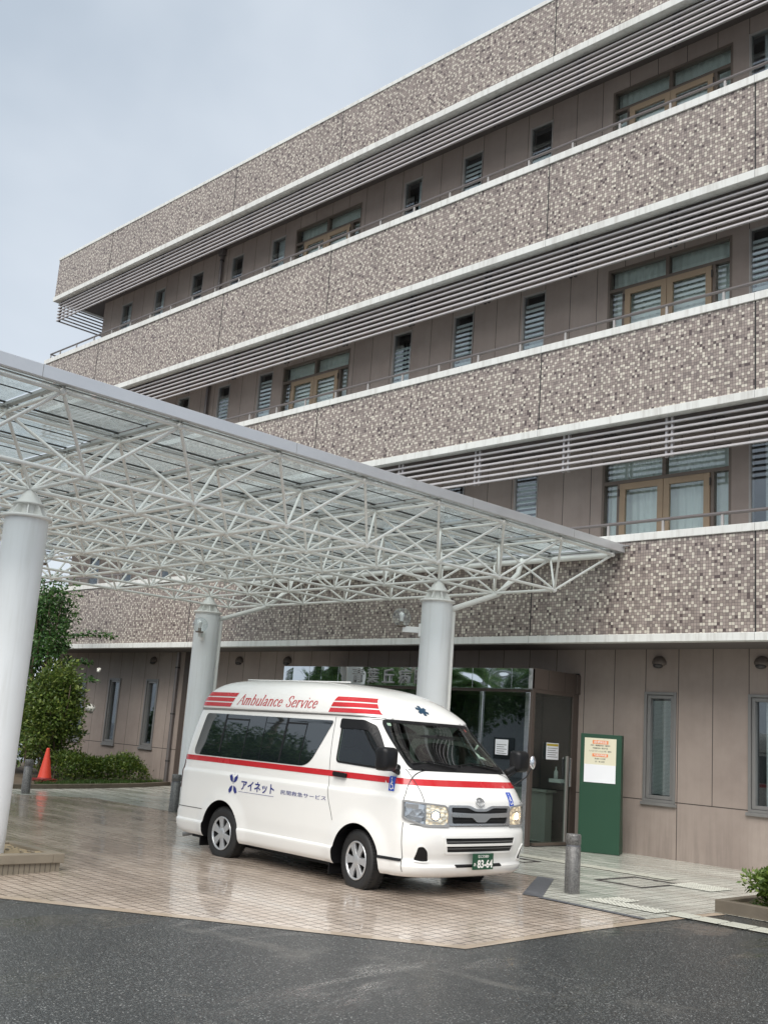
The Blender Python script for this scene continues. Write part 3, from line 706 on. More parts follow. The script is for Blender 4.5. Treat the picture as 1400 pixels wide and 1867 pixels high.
m = MB(); m.box(XE1 - .035, XE1 - .025, YE + .1, YW - .16, .05, 2.44); sd_ = bp(m, 'side_glass_door', M['door_glass'])
m = MB(); m.box(XE1 - .05, XE1 - .01, YW - .27, YW - .215, .05, 1.45); bp(m, 'door_stile', M['lt_frame'], sd_, bevel=.004)
m = MB(); m.box(XE1 + .03, XE1 + .06, YW - .26, YW - .22, .95, 1.42); bp(m, 'door_pull', M['chrome'], sd_, bevel=.01)
m = MB(); m.box(XE1 - .14, XE1 + .02, YE + .2, YW - .1, 0, .05); m.box(XE0, XE1 - .14, YE + .04, YE + .14, 0, .03); bp(m, 'threshold', M['bronze'])
m = MB()
xs = [XE0 + .03, -16.8, -15.6, -14.4, -13.2, -12.02, XE1 - .16]
for a, b in zip(xs[:-1], xs[1:]): m.box(a + .03, b - (.0 if b > -11.2 else .03), YE + .075, YE + .083, .03, 2.44)
bp(m, 'front_glazing', M['door_glass'])
# interior seen through the glass
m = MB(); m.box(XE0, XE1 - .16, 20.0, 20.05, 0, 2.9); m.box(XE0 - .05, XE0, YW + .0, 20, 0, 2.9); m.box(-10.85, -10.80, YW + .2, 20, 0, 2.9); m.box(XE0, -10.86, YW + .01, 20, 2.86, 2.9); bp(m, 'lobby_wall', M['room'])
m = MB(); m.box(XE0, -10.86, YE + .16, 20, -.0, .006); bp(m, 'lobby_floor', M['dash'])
m = MB(); m.box(-12.0, -11.3, 15.3, 15.5, .0, .82); m.box(-12.05, -11.25, 15.25, 15.55, .82, .86); bp(m, 'reception_counter', M['counter'], bevel=.005)
m = MB(); m.box(-11.25, -11.0, 15.3, 15.42, 1.0, 1.06); m.lathe([(0, 0), (.035, 0), (.035, .12), (.012, .15), (.012, .2), (0, .2)], (-11.15, 15.36, 1.06), 12); bp(m, 'sanitiser_stand', M['paper'])
def notice(x, z, w_, h_, Y, side=False, band=None):
    m = MB()
    if side: m.box(XE1 + .001, XE1 + .003, x, x + w_, z, z + h_)
    else: m.box(x, x + w_, Y - .003, Y - .001, z, z + h_)
    o = bp(m, 'paper_notice', M['paper'])
    m = MB()
    if band: (m.box(XE1 + .003, XE1 + .004, x + .01, x + w_ - .01, z + h_ - .05, z + h_ - .015) if side else m.box(x + .01, x + w_ - .01, Y - .0045, Y - .003, z + h_ - .05, z + h_ - .015)); bp(m, 'heading_band', M[band], o)
    m = MB()
    for i in range(5):
        zz = z + h_ - .09 - .035 * i
        if side: m.box(XE1 + .003, XE1 + .004, x + .03, x + w_ - .03 - .05 * (i % 2), zz, zz + .008)
        else: m.box(x + .03, x + w_ - .03 - .05 * (i % 2), Y - .0045, Y - .003, zz, zz + .008)
    bp(m, 'printed_lines', M['ink'], o)
notice(-11.68, 1.40, .27, .25, YE + .075); notice(14.72, 1.38, .34, .27, 0, True, 'yellow')

# ------------------------------------------------------------------ entrance canopy
K = tag(empty('entrance_canopy', (-14.57, 9.0, 0)), 'white space frame canopy with glass roof on round white columns', 'canopy')
DX, DY = 1.214, 1.376; TX, TY, TZ = -9.47, 3.34, 4.647; BX, BY, BZ = TX - DX / 2, TY + DY / 2, 4.008
top = [[(TX - DX * i, TY + DY * j, TZ) for j in range(9)] for i in range(9)]
bot = [[(BX - DX * i, BY + DY * j, BZ) for j in range(8)] for i in range(8)]
def kp(mb, name, mats, parent=K, **k): return bp(mb, name, mats, parent, **k)
CAM = Vector((0, 0, 1.58))
def trim(m, a, b, r, q):
    a = Vector(a); b = Vector(b); d = (b - a).normalized(); m.tube(a + d * q, b - d * q, r, 8, cap=False)
    for P, s in ((a, 1), (b, -1)): m.tube(P + d * s * .028, P + d * s * .075, r * .55, 6, cap=False, r1=r)
def hundred(items, name, make):
    """the 100 nearest the camera as parts of their own, the others as one part"""
    items = sorted(items, key=lambda it: (it[-1] - CAM).length)
    for it in items[:100]: m = MB(); make(m, it); kp(m, name, M['cpaint'])
    if len(items) > 100:
        m = MB()
        for it in items[100:]: make(m, it)
        kp(m, name, M['cpaint'])['kind'] = 'stuff'
def pairs(g):
    o = []
    for i in range(len(g)):
        for j in range(len(g)):
            for a, b in ((i + 1, j), (i, j + 1)):
                if a < len(g) and b < len(g): o.append((g[i][j], g[a][b], (Vector(g[i][j]) + Vector(g[a][b])) / 2))
    return o
hundred(pairs(top), 'top_chord', lambda m, t: trim(m, t[0], t[1], .021, .07))
hundred(pairs(bot), 'bottom_chord', lambda m, t: trim(m, t[0], t[1], .023, .07))
wb = [(bot[i][j], top[i + a][j + b], (Vector(bot[i][j]) + Vector(top[i + a][j + b])) / 2) for i in range(8) for j in range(8) for a in (0, 1) for b in (0, 1)]
hundred(wb, 'web_brace', lambda m, t: trim(m, t[0], t[1], .0185, .07))
hundred([(p, r, Vector(p)) for g, r in ((top, .038), (bot, .042)) for row in g for p in row], 'ball_node', lambda m, t: m.ball(t[0], t[1], 0, 10, 7))
X0, X1, Y0, Y1 = TX - 8 * DX - .12, -9.335, 3.165, 14.485
m = MB(); m.box(X1 - .05, X1, Y0, Y1, 4.691, 4.819); m.box(X0, X0 + .05, Y0, Y1, 4.691, 4.819); m.box(X0 + .05, X1 - .05, Y0, Y0 + .05, 4.691, 4.819); m.box(X0 + .05, X1 - .05, Y1 - .05, Y1, 4.691, 4.819)
fa = kp(m, 'fascia', M['alu'], bevel=.004)
m = MB()
for y in (4.42, 7.6, 10.75, 13.1): m.box(X1 - .01, X1 + .0015, y - .003, y + .003, 4.692, 4.818)
m.box(X1 + .002, X1 + .10, 14.42, 14.47, 4.785, 4.804); kp(m, 'fascia_joint', M['vgrey'], fa)
m = MB()
for j in range(9):
    y = TY + DY * j
    m.box(X0 + .05, X1 - .05, y - .035, y + .035, 4.711, 4.745)
for i in range(9):
    x = TX - DX * i
    for d in (-.045, .045): m.box(x + d - .012, x + d + .012, Y0 + .05, Y1 - .05, 4.698, 4.71)
    m.lathe([(.02, 0), (.02, .06)], (x, TY, 4.647), 8)
for i in range(9):
    for j in range(9): m.tube((top[i][j][0], top[i][j][1], TZ + .03), (top[i][j][0], top[i][j][1], 4.701), .018, 6)
kp(m, 'glazing_bar', M['frame_grey'])
m = MB()
for i in range(9):
    x = TX - DX * i; m.box(x - .025, x + .025, Y0 + .05, Y1 - .05, 4.746, 4.754)
for i in range(8):
    x = TX - DX * (i + .5); m.box(x - .010, x + .010, Y0 + .05, Y1 - .05, 4.731, 4.739)
kp(m, 'gasket', M['rubber'])
gm = MB().box(0, -DX + .02, 0, DY - .08, 0, .008).mesh('glass_panel', M['canopy_glass'])
for i in range(8):
    for j in range(8):
        o = link('glass_panel', gm); o.location = (TX - DX * i - .01, TY + DY * j + .04, 4.755); o.parent = K; o.matrix_parent_inverse = parent_inv(K)
def column(x, y, lampdir, zb, pipe):
    m = MB(); m.lathe([(.24, zb), (.24, 3.664)], (x, y, 0), 48)
    co = kp(m, 'column', M['colpaint'])
    m = MB(); m.lathe([(0, 3.698), (.275, 3.698), (.275, 3.664), (.2, 3.664)][::-1], (x, y, 0), 40)
    m.lathe([(.0, 3.846), (.175, 3.846), (.175, 3.831), (.0, 3.831)][::-1], (x, y, 0), 32)
    m.lathe([(.155, 3.847), (.055, 3.993)], (x, y, 0), 24)
    for i in range(8):
        a = PI / 4 * i + .3; c, s = math.cos(a), math.sin(a)
        q = [(c * .10, s * .10, 3.698), (c * .235, s * .235, 3.698), (c * .15, s * .15, 3.831), (c * .06, s * .06, 3.831)]; n = Vector((-s, c, 0)) * .006
        vs = [(x + p[0] + n.x, y + p[1] + n.y, p[2]) for p in q] + [(x + p[0] - n.x, y + p[1] - n.y, p[2]) for p in q]
        m.add(vs, [(0, 1, 2, 3), (7, 6, 5, 4), (0, 4, 5, 1), (1, 5, 6, 2), (2, 6, 7, 3), (3, 7, 4, 0)])
    m.lathe([(.11, 3.693), (.10, 3.831)], (x, y, 0), 20)
    kp(m, 'column_head', M['cpaint'], co)
    d = Vector((*lampdir, 0)).normalized(); c = Vector((x, y, 3.389)) + d * .54; s = Vector((x, y, 3.212)) + d * .235; e = c + Vector((0, 0, -.18))
    m = MB(); T = Matrix.Translation(Vector((x, y, 3.212))) @ d.to_track_quat('X', 'Z').to_matrix().to_4x4()
    m.box(.235, .27, -.04, .04, -.10, .10, 0, T); m.box(.27, .52, -.03, .03, -.045, .045, 0, T); kp(m, 'lamp_bracket', M['lampwhite'], co, bevel=.004)
    m = MB(); m.ball(tuple(c), .145, 0, 28, 18); kp(m, 'lamp_globe', M['clear'], co)
    m = MB(); m.lathe([(0, -.145), (.075, -.145), (.08, -.125), (.03, -.12), (.028, -.06)], tuple(c), 20); kp(m, 'lamp_base', M['bronze'], co)
    m = MB(); m.lathe([(.022, -.12), (.026, -.05), (.03, .0), (.038, .03), (.036, .055), (.02, .075), (0, .08)], tuple(c), 16); kp(m, 'lamp_bulb', M['lampwhite'], co)
    if pipe:
        m = MB(); m.path([(x + .02, y + .22, 3.566), (x + .02, y + 1.45, 4.0), (x + .02, y + 1.95, 4.42), (x + .02, y + 2.05, 4.686)], .045, 12); kp(m, 'drain_pipe', M['cpaint'], co)
    if not pipe: return
    m = MB(); m.tube((x + .13, y + .235, zb), (x + .13, y + .235, 3.546), .038, 10)
    kp(m, 'conduit', M['cpaint'], co)
cxy = [(bot[1][1][0], bot[1][1][1]), (bot[1][6][0], bot[1][6][1]), (bot[6][6][0], bot[6][6][1]), (bot[6][1][0], bot[6][1][1])]
ctr = (BX - DX * 3.5, BY + DY * 3.5)
for i, (x, y) in enumerate(cxy): column(x, y, (ctr[0] - x, ctr[1] - y), gz(y) + (.0), i in (1, 2))
m = MB(); m.tube((X0 + .1, 14.36, 4.647), (X1 - .2, 14.36, 4.647), .05, 10); kp(m, 'gutter', M['cpaint'])
# ------------------------------------------------------------------ planters, bollards, cone, sign
def column_planter():
    x1, y0, y1, x0 = -10.98, 5.02, 6.18, -12.1
    g = gz(5.4); R = empty('column_planter', (x1, y0, g)); tag(R, 'low concrete kerb planter filled with sandy soil round the foot of the nearest column', 'planter')
    m = MB(); T = .035; h = .205
    W_, D_ = x1 - x0, y1 - y0
    def ring(m, o, z0, z1, t):
        m.box(-W_ - o, o, -o, t, z0, z1); m.box(-W_ - o, o, D_ - t, D_ + o, z0, z1); m.box(-t, o, t, D_ - t, z0, z1); m.box(-W_ - o, -W_ + t, t, D_ - t, z0, z1)
    ring(m, 0.0, -.05, .105, .08); b = m.build('tiled_kerb', M['concrete'], R, bevel=.004)
    m = MB(); x = -W_ + .03
    while x < -.02: m.box(x - .004, x + .004, -.0025, .01, -.05, .104); x += .06
    y = .03
    while y < D_: m.box(-.01, .0025, y - .004, y + .004, -.05, .104); y += .06
    m.build('tile_joint', M['kerb_dark'], b)
    m = MB(); ring(m, .03, .106, h, .10); m.build('coping', M['concrete'], R, bevel=.008)
    m = MB(); n = 14; vs = []
    for i in range(n + 1):
        for j in range(n + 1):
            u = -W_ + .1 + (W_ - .2) * i / n; v = .1 + (D_ - .2) * j / n; vs.append((u, v, h - .025 + .03 * mnoise.noise(Vector((u * 5, v * 5, 0))) + .02 * mnoise.noise(Vector((u * 17, v * 17, 3)))))
    m.add(vs, [(i * (n + 1) + j, (i + 1) * (n + 1) + j, (i + 1) * (n + 1) + j + 1, i * (n + 1) + j + 1) for i in range(n) for j in range(n)], 0, True); m.build('soil', M['soil'], R)
    m = MB(); rr = random.Random(5)
    for k in range(26): u, v = -rr.uniform(.12, .7), rr.uniform(.12, 1.0); m.ball((u, v, h - .01), rr.uniform(.008, .028), 0, 7, 5, 1.3, 1, .5)
    m.build('pebble', M['concrete'], R)
column_planter()
def bollard():
    R = empty('granite_bollard'); m = MB()
    m.lathe([(.085, 0), (.085, .50), (.078, .505), (.078, .525), (.085, .53), (.085, .625), (.078, .64), (0, .642)], (0, 0, 0), 40); m.build('post', M['granite'], R)
    m = MB(); m.lathe([(.0795, .507), (.0795, .523)], (0, 0, 0), 40); m.build('groove', M['dk_granite'], R); return R
def copy_tree(o, parent=None):
    c = o.copy(); C.objects.link(c)
    if parent is not None: c.parent = parent
    for ch in list(o.children): copy_tree(ch, c)
    return c
b0 = bollard(); bl = [(-7.36, 10.52), (-16.44, 11.33), (-19.90, 10.27)]
labs = ['speckled granite bollard on the pale paving in front of the green sign', 'pale granite bollard half hidden behind the rear corner of the white van', 'granite bollard beside the orange traffic cone near the hedge']
for i, (x, y) in enumerate(bl):
    o = b0 if i == 0 else copy_tree(b0); o.location = (x, y, gz(y) - .003); tag(o, labs[i], 'bollard', 'granite bollards along the pavement edge'); o.rotation_euler[2] = i * 1.3
def cone(x, y, z):
    R = tag(empty('traffic_cone', (x, y, z)), 'orange traffic cone stacked over dark red bases in front of the clipped hedge', 'traffic cone')
    m = MB(); m.lathe([(.155, .06), (.145, .09), (.035, .69), (.033, .705), (.02, .712), (0, .712)], (0, 0, 0), 32); m.build('cone_body', M['cone'], R)
    m = MB()
    for k, a in enumerate((.0, .35, .15)):
        T = Matrix.Rotation(a, 4, 'Z'); m.box(-.2, .2, -.2, .2, .022 * k, .022 * k + .018, 0, T)
    m.build('cone_base', M['cone_base'], R, bevel=.008)
    m = MB(); m.lathe([(.165, .045), (.165, .06), (.155, .085)], (0, 0, 0), 28); m.build('base_collar', M['cone_base'], R)
cone(-22.15, 11.83, .075)
# garden bed kerb by the hedge, and its planting
def bed():
    pts = [(-20.95, 10.2), (-21.15, 11.6), (-21.62, 13.1), (-22.15, 14.4), (-22.85, 15.58)]
    m = MB()
    for a, b in zip(pts[:-1], pts[1:]):
        A = Vector(a); Bv = Vector(b); d = (Bv - A).normalized(); n = Vector((-d.y, d.x)); n = n if n.x < 0 else -n
        q = [A, Bv, Bv + n * .12, A + n * .12]; z = gz(A.y)
        m.prism([tuple(v) for v in q], -.05, .085)
    tag(m.build('garden_kerb', M['kerb_dark'], None, bevel=.006), 'low dark kerb edging the garden bed below the hedge', 'kerb')
    sheet('garden_soil', [(-21.05, 10.2), (-21.2, 11.6), (-21.7, 13.1), (-22.25, 14.4), (-22.95, 15.58), (-34, 15.58), (-34, 10.2)], M['earth'], .05)
bed()
def rb_bed():
    R = tag(empty('street_planter', (-5.9, 11.04, 0)), 'low dark kerbed planting bed at the right edge of the pavement', 'planter')
    m = MB(); m.box(0, 3.4, 0, .10, -.03, .125); m.box(0, .10, .10, 1.0, -.03, .125); m.box(0.1, 3.4, .9, 1.0, -.03, .125); m.build('kerb', M['kerb_dark'], R, bevel=.008)
    m = MB(); m.box(.1, 3.4, .1, .9, -.02, .085); m.build('soil', M['earth'], R)
rb_bed()
def pylon():
    fl, fr = Vector((-10.25, 14.76)), Vector((-9.66, 15.04)); d = (fr - fl).normalized(); a = math.atan2(d.y, d.x); W_ = (fr - fl).length
    R = tag(empty('hospital_sign', (fl.x, fl.y, 0), a), 'green standing sign with a cream and white notice listing departments and hours', 'sign')
    H = 1.84; m = MB(); prof = [(0, 0), (.40, 0), (.385, .18), (.30, .55), (.255, .9), (.235, 1.3), (.235, H), (0, H)]
    n = len(prof); vs = [(0, y, z) for y, z in prof] + [(W_, y, z) for y, z in prof]
    m.add(vs, [tuple(range(n)), tuple(reversed(range(n, 2 * n)))] + [(i, n + i, n + (i + 1) % n, (i + 1) % n) for i in range(n)])
    m.build('sign_body', M['green'], R, bevel=.006)
    x0, x1, z0, zm, z1 = .065, W_ - .085, 1.08, 1.36, 1.775
    P = MB(); P.box(x0, x1, -.006, .0, zm, z1); pn = P.build('cream_notice', M['cream'], R)
    P = MB(); P.box(x0 + .002, x1 - .002, -.008, -.0, z0, zm); P.build('blank_white_notice', M['paper'], R)
    cx = (x0 + x1) / 2
    for za, zb, txt in ((1.69, 1.735, '診療科目'), (1.49, 1.525, '外来診療時間')):
        q = MB(); q.box(cx - .125, cx + .125, -.0085, -.006, za - .006, zb + .006); h_ = q.build('heading', M['orange'], pn)
        bm = text_bm(txt, 1, bold=.01); fit_text(bm, cx - .10, cx + .10, za, zb); bm_obj(bm, 'heading_text', M['white_ink'], pn, lambda u, v: (u, -.0095, v), False)
    for za, zb, w2, txt in ((1.648, 1.672, .155, '内科・循環器内科・精神科'), (1.605, 1.63, .12, '呼吸器内科・整形外科'), (1.558, 1.584, .175, 'リハビリテーション科・歯科'), (1.44, 1.465, .085, '9:00~12:00'), (1.395, 1.42, .075, '日・祝 休診')):
        bm = text_bm(txt, 1, bold=.012); fit_text(bm, cx - w2, cx + w2, za, zb); bm_obj(bm, 'notice_text', M['ink'], pn, lambda u, v: (u, -.0075, v), False)
pylon()

# ------------------------------------------------------------------ planting
def leaves(pts, size, var, rng, droop=.3):
    """two-triangle folded leaves at the given (point, outward) pairs"""
    m = MB(); 
    for p, o in pts:
        s = size * rng.uniform(1 - var, 1 + var); d = Vector((rng.gauss(0, 1), rng.gauss(0, 1), rng.gauss(0, .7) - droop)) + Vector(o) * 1.2
        if d.length < .1: continue
        d.normalize(); sd = d.cross(Vector((rng.gauss(0, 1), rng.gauss(0, 1), rng.gauss(0, 1) + 1.5)))
        if sd.length < .05: continue
        sd.normalize(); nn = d.cross(sd); p = Vector(p)
        a = p; b = p + d * s * .5 + sd * s * .26 + nn * s * .06; c = p + d * s; e = p + d * s * .5 - sd * s * .26 + nn * s * .06
        m.add([a, b, c, e], [(0, 1, 2), (0, 2, 3)])
    return m
def crown_pts(n, c, r, rng, lumps, fill=.35, shape=None):
    """points in an uneven crown: a union of lumps on and inside an ellipsoid"""
    L_ = []
    for k in range(lumps):
        v = Vector((rng.gauss(0, 1), rng.gauss(0, 1), rng.gauss(0, 1))).normalized() * rng.uniform(.35, .85)
        L_.append((Vector((v.x * r[0], v.y * r[1], v.z * r[2])), rng.uniform(.28, .5)))
    out = []
    for i in range(n):
        cc, q = rng.choice(L_); v = Vector((rng.gauss(0, 1), rng.gauss(0, 1), rng.gauss(0, 1))).normalized(); rad = q * (rng.random() ** fill)
        p = cc + Vector((v.x * r[0], v.y * r[1], v.z * r[2])) * rad
        out.append((Vector(c) + p, v))
    return out
def limb(m, a, b, r0, r1, rng, n=5, wob=.08):
    a = Vector(a); b = Vector(b); P = a; L_ = (b - a).length
    for i in range(1, n + 1):
        t = i / n; Q = a.lerp(b, t) + Vector((rng.gauss(0, 1), rng.gauss(0, 1), rng.gauss(0, .5))) * wob * L_ * (1 if i < n else 0) * .5
        m.tube(P, Q, r0 + (r1 - r0) * (i - 1) / n, 8, 0, r0 + (r1 - r0) * t); P = Q
def shrub():
    rng = random.Random(11); c = (0, 0, 1.42)
    R = tag(empty('round_shrub', (-23.45, 12.5, .05)), 'tall rounded evergreen shrub with glossy yellow green leaves behind the orange cone', 'shrub')
    m = MB()
    for k in range(9): a = rng.uniform(0, 6.28); limb(m, (.05 * math.cos(a), .05 * math.sin(a), 0), (.5 * math.cos(a), .5 * math.sin(a), rng.uniform(1.0, 2.2)), .035, .008, rng)
    m.build('trunk', M['bark'], R)
    pts = crown_pts(15500, c, (.74, .74, 1.22), rng, 60, .30)
    leaves(pts, .095, .35, rng, -.1).build('crown', M['leaf_shrub'], R)
shrub()
def myrtle():
    rng = random.Random(23)
    R = tag(empty('crape_myrtle_tree', (-24.9, 12.85, .05)), 'dark green tree with arching sprays and a white blossom growing against the tiled wall', 'tree')
    m = MB(); sprays = []
    tips = []
    for k in range(16):
        a = rng.uniform(0, 6.28); h = rng.uniform(2.6, 4.75); rr = rng.uniform(.2, .8) * (1.25 - h / 6)
        t = Vector((rr * math.cos(a), rr * math.sin(a), h)); limb(m, (0.04 * math.cos(a), .04 * math.sin(a), 0), t, .045, .008, rng, 6, .05); tips.append(t)
    # sprays arching out to the right of the picture
    for t in ((1.15, 1.25, 3.45), (.75, .95, 2.75), (.95, 1.0, 2.35), (.55, .75, 1.95), (.72, .95, 1.05), (.3, .4, 3.1), (1.0, .7, 1.55)):
        q = Vector(t); s = Vector((q.x * .15, q.y * .15, q.z - .15)); limb(m, s, q, .014, .004, rng, 6, .03); sprays.append((s, q))
    m.build('trunk', M['bark'], R)
    pts = crown_pts(6000, (-.05, -.1, 3.5), (.82, .82, 1.40), rng, 34, .35) + crown_pts(8000, (-.55, -.5, 1.7), (1.1, 1.05, 1.5), rng, 44, .4)
    for t in tips:
        for i in range(70): v = Vector((rng.gauss(0, 1), rng.gauss(0, 1), rng.gauss(0, 1))); pts.append((t + v * .14, v.normalized()))
    for s, q in sprays:
        for i in range(170):
            t = rng.random() ** .8; p = s.lerp(q, t) + Vector((0, 0, -.10 * math.sin(t * PI) * -1)); v = Vector((rng.gauss(0, 1), rng.gauss(0, 1), rng.gauss(0, .5))).normalized(); pts.append((p + v * rng.uniform(0, .09), v))
        v = q + Vector((0, 0, 0))
    leaves(pts, .10, .35, rng, .25).build('crown', M['leaf_tree'], R)
    bl = MB()
    for c, r in (((.80, 1.0, 1.66), .125), ((.95, 1.02, 2.62), .05), ((1.0, .98, 2.58), .03)):
        for i in range(int(330 * r / .1)):
            v = Vector((rng.gauss(0, 1), rng.gauss(0, 1), rng.gauss(0, .8))).normalized(); p = Vector(c) + v * r * rng.random() ** .4; a = v.orthogonal().normalized() * .016; b = v.cross(a).normalized() * .016
            bl.add([p - a - b, p + a - b, p + a + b, p - a + b], [(0, 1, 2, 3)])
    bl.build('blossom', M['petal'], R)
myrtle()
def dark_shrub():
    rng = random.Random(77); R = tag(empty('dark_shrub', (-27.2, 12.2, .05)), 'dense dark green shrub mass filling the gap between the big column and the rounded shrub', 'shrub')
    m = MB()
    for k in range(8): a = rng.uniform(0, 6.28); limb(m, (0, 0, 0), (.8 * math.cos(a), .8 * math.sin(a), rng.uniform(.8, 1.7)), .04, .01, rng)
    m.build('trunk', M['bark'], R)
    leaves(crown_pts(9000, (0, 0, 1.15), (1.5, 1.5, 1.15), rng, 40, .35), .12, .35, rng).build('crown', M['leaf_tree'], R)
dark_shrub()
def hedge():
    rng = random.Random(31)
    R = tag(empty('clipped_hedge', (-22.6, 13.4, .05)), 'low clipped hedge along the garden kerb to the right of the orange cone', 'hedge')
    pts = []
    A = Vector((-.25, -1.1, 0)); Bv = Vector((-.62, 1.45, 0))
    for i in range(12000):
        t = rng.random(); c = A.lerp(Bv, t); h = .58 + .07 * math.sin(t * 9) ; wd = .50 + .12 * math.sin(t * 7 + 1)
        endf = min(1, max(.0, (1 - t)) * 6 + .25) ** .5
        a = rng.uniform(0, PI); rr = rng.random() ** .22
        p = c + Vector((math.cos(a) * wd * rr, rng.gauss(0, .06), math.sin(a) ** .7 * h * rr * endf)); v = Vector((math.cos(a), 0, math.sin(a))); pts.append((p + Vector((rng.gauss(0, .03), 0, rng.gauss(0, .03))), v))
    leaves(pts, .06, .35, rng, -.2).build('crown', M['leaf_hedge'], R)
    m = MB()
    for i in range(10):
        c = A.lerp(Bv, (i + .5) / 10); limb(m, c, c + Vector((rng.gauss(0, .1), 0, .45)), .012, .004, rng, 3)
    m.build('stem', M['bark'], R)
hedge()
def grass_bits():
    rng = random.Random(41); m = MB()
    for i in range(2600):
        y = rng.uniform(11.2, 15.4); x = -21.05 - (y - 11.2) * .40 - abs(rng.gauss(0, .22)) - .1; h = rng.uniform(.04, .13); a = rng.uniform(0, 6.28); dx, dy = math.cos(a) * .006, math.sin(a) * .006; lx, ly = rng.gauss(0, .03), rng.gauss(0, .03)
        m.add([(x - dx, y - dy, .05), (x + dx, y + dy, .05), (x + lx, y + ly, .05 + h)], [(0, 1, 2)])
    for i in range(900):
        x = rng.uniform(-5.75, -3); y = rng.uniform(11.16, 11.9); h = rng.uniform(.02, .07); a = rng.uniform(0, 6.28); dx, dy = math.cos(a) * .005, math.sin(a) * .005
        m.add([(x - dx, y - dy, .085), (x + dx, y + dy, .085), (x + rng.gauss(0, .03), y + rng.gauss(0, .03), .085 + h)], [(0, 1, 2)])
    tag(m.build('grass', M['grass']), 'short grass and weeds along the garden bed edges', 'grass', kind='stuff')
grass_bits()
def azalea(x, y, s, lab, seed):
    rng = random.Random(seed); R = tag(empty('azalea_bush', (x, y, .08)), lab, 'bush', 'bright bushes in the right hand bed')
    m = MB()
    for k in range(12): a = rng.uniform(0, 6.28); limb(m, (0, 0, 0), (.2 * s * math.cos(a), .2 * s * math.sin(a), rng.uniform(.15, .32) * s), .008, .003, rng, 3)
    m.build('stem', M['bark'], R)
    leaves(crown_pts(int(4200 * s), (0, 0, .20 * s), (.40 * s, .36 * s, .26 * s), rng, 34, .35), .062, .3, rng, -.6).build('crown', M['leaf_bright'], R)
azalea(-5.32, 11.42, .95, 'bright green bush in the kerbed bed at the right edge of the photo', 51)
azalea(-4.55, 11.5, 1.2, 'larger bright green bush standing behind the front one in the kerbed bed', 52)

# surroundings behind the photographer, seen only in glass, steel and wet paving
FTM = {}
FT = ['leafy tree nearest the low grey building across the road', 'tall leafy tree between two poles across the road', 'broad leafy tree standing closest to the far pole', 'tallest leafy tree at the far end of the road', 'small leafy tree left of the middle pole across the road', 'leafy tree furthest from the hospital along the road', 'leafy tree on the right side behind the camera', 'young leafy tree close to the drive entrance behind the camera', 'leafy tree at the far side of the drive entrance', 'small round tree in front of the middle of the tree row']
def far_tree(x, y, h, seed):
    rng = random.Random(seed); R = tag(empty('street_tree', (x, y, gz(y))), FT[seed - 60], 'tree', 'trees across the road behind the camera')
    m = MB(); m.tube((0, 0, 0), (0, 0, h * .5), .16, 10, 0, .1)
    for k in range(7): a = rng.uniform(0, 6.28); limb(m, (0, 0, h * .35), (h * .25 * math.cos(a), h * .25 * math.sin(a), h * rng.uniform(.6, .9)), .07, .02, rng)
    m.build('trunk', M['bark'], R)
    k = seed % 3
    if k not in FTM: FTM[k] = leaves(crown_pts(11000, (0, 0, 4.5), (2.3, 2.3, 2.5), rng, 34, .35), .19, .35, rng).mesh('crown', M['leaf_tree'])
    o = link('crown', FTM[k], R); o.scale = (h / 7,) * 3
for i, (x, y, h) in enumerate([(-26, -13, 6.5), (-32, -15, 8), (-38, -10, 7), (-45, -14, 8.5), (-20, -17, 6), (-52, -8, 8), (8, -14, 7), (-30, -6, 6), (-35, -4.5, 7), (-24, -9, 5)]): far_tree(x, y, h, 60 + i)
def pole(x, y, lab):
    R = tag(empty('utility_pole', (x, y, gz(y))), lab, 'utility pole', 'utility poles behind the camera'); m = MB(); m.tube((0, 0, 0), (0, 0, 9), .16, 12, 0, .11); m.build('pole', M['concrete'], R)
    m = MB(); m.box(-.9, .9, -.05, .05, 8.2, 8.3); m.box(-.7, .7, -.05, .05, 7.5, 7.6); m.build('crossarm', M['dark_metal'], R)
    return R
for i, x in enumerate((-36, -12, 12)): pole(x, -9, ['concrete utility pole far down the road behind the camera', 'concrete utility pole across the road behind the camera', 'concrete utility pole to the right behind the camera'][i])
m = MB()
for dx in (-.8, -.3, .3, .8):
    for a, b in ((-36, -12), (-12, 12)):
        pr = None
        for k in range(13):
            t = k / 12; P = Vector((a + (b - a) * t, -9 + dx * .1, 8.0 + dx * .15 - .5 * math.sin(PI * t)))
            if pr is not None: m.tube(pr, P, .018, 5, cap=False)
            pr = P
tag(m.build('overhead_wire', M['dark_metal']), 'overhead wires strung between the utility poles behind the camera', 'wires')
def house(x0, x1, y0, y1, h, lab):
    R = tag(empty('low_building', (x0, y0, gz(y0))), lab, 'building'); W_, D_ = x1 - x0, y1 - y0
    m = MB(); m.box(0, W_, 0, D_, -.5, h); m.build('wall', M['alu'], R); m = MB(); m.box(-.3, W_ + .3, -.3, D_ + .3, h, h + .35); m.build('roof', M['vgrey'], R)
    m = MB(); x = 1
    while x < W_ - 1.5:
        m.box(x, x + 1.6, D_, D_ + .05, 1, 2.3); m.box(x, x + 1.6, D_, D_ + .05, 3.8, 5.1); x += 3
    m.build('window', M['privacy'], R)
house(-62, -34, -34, -24, 6.4, 'plain grey two storey building across the road behind the camera')
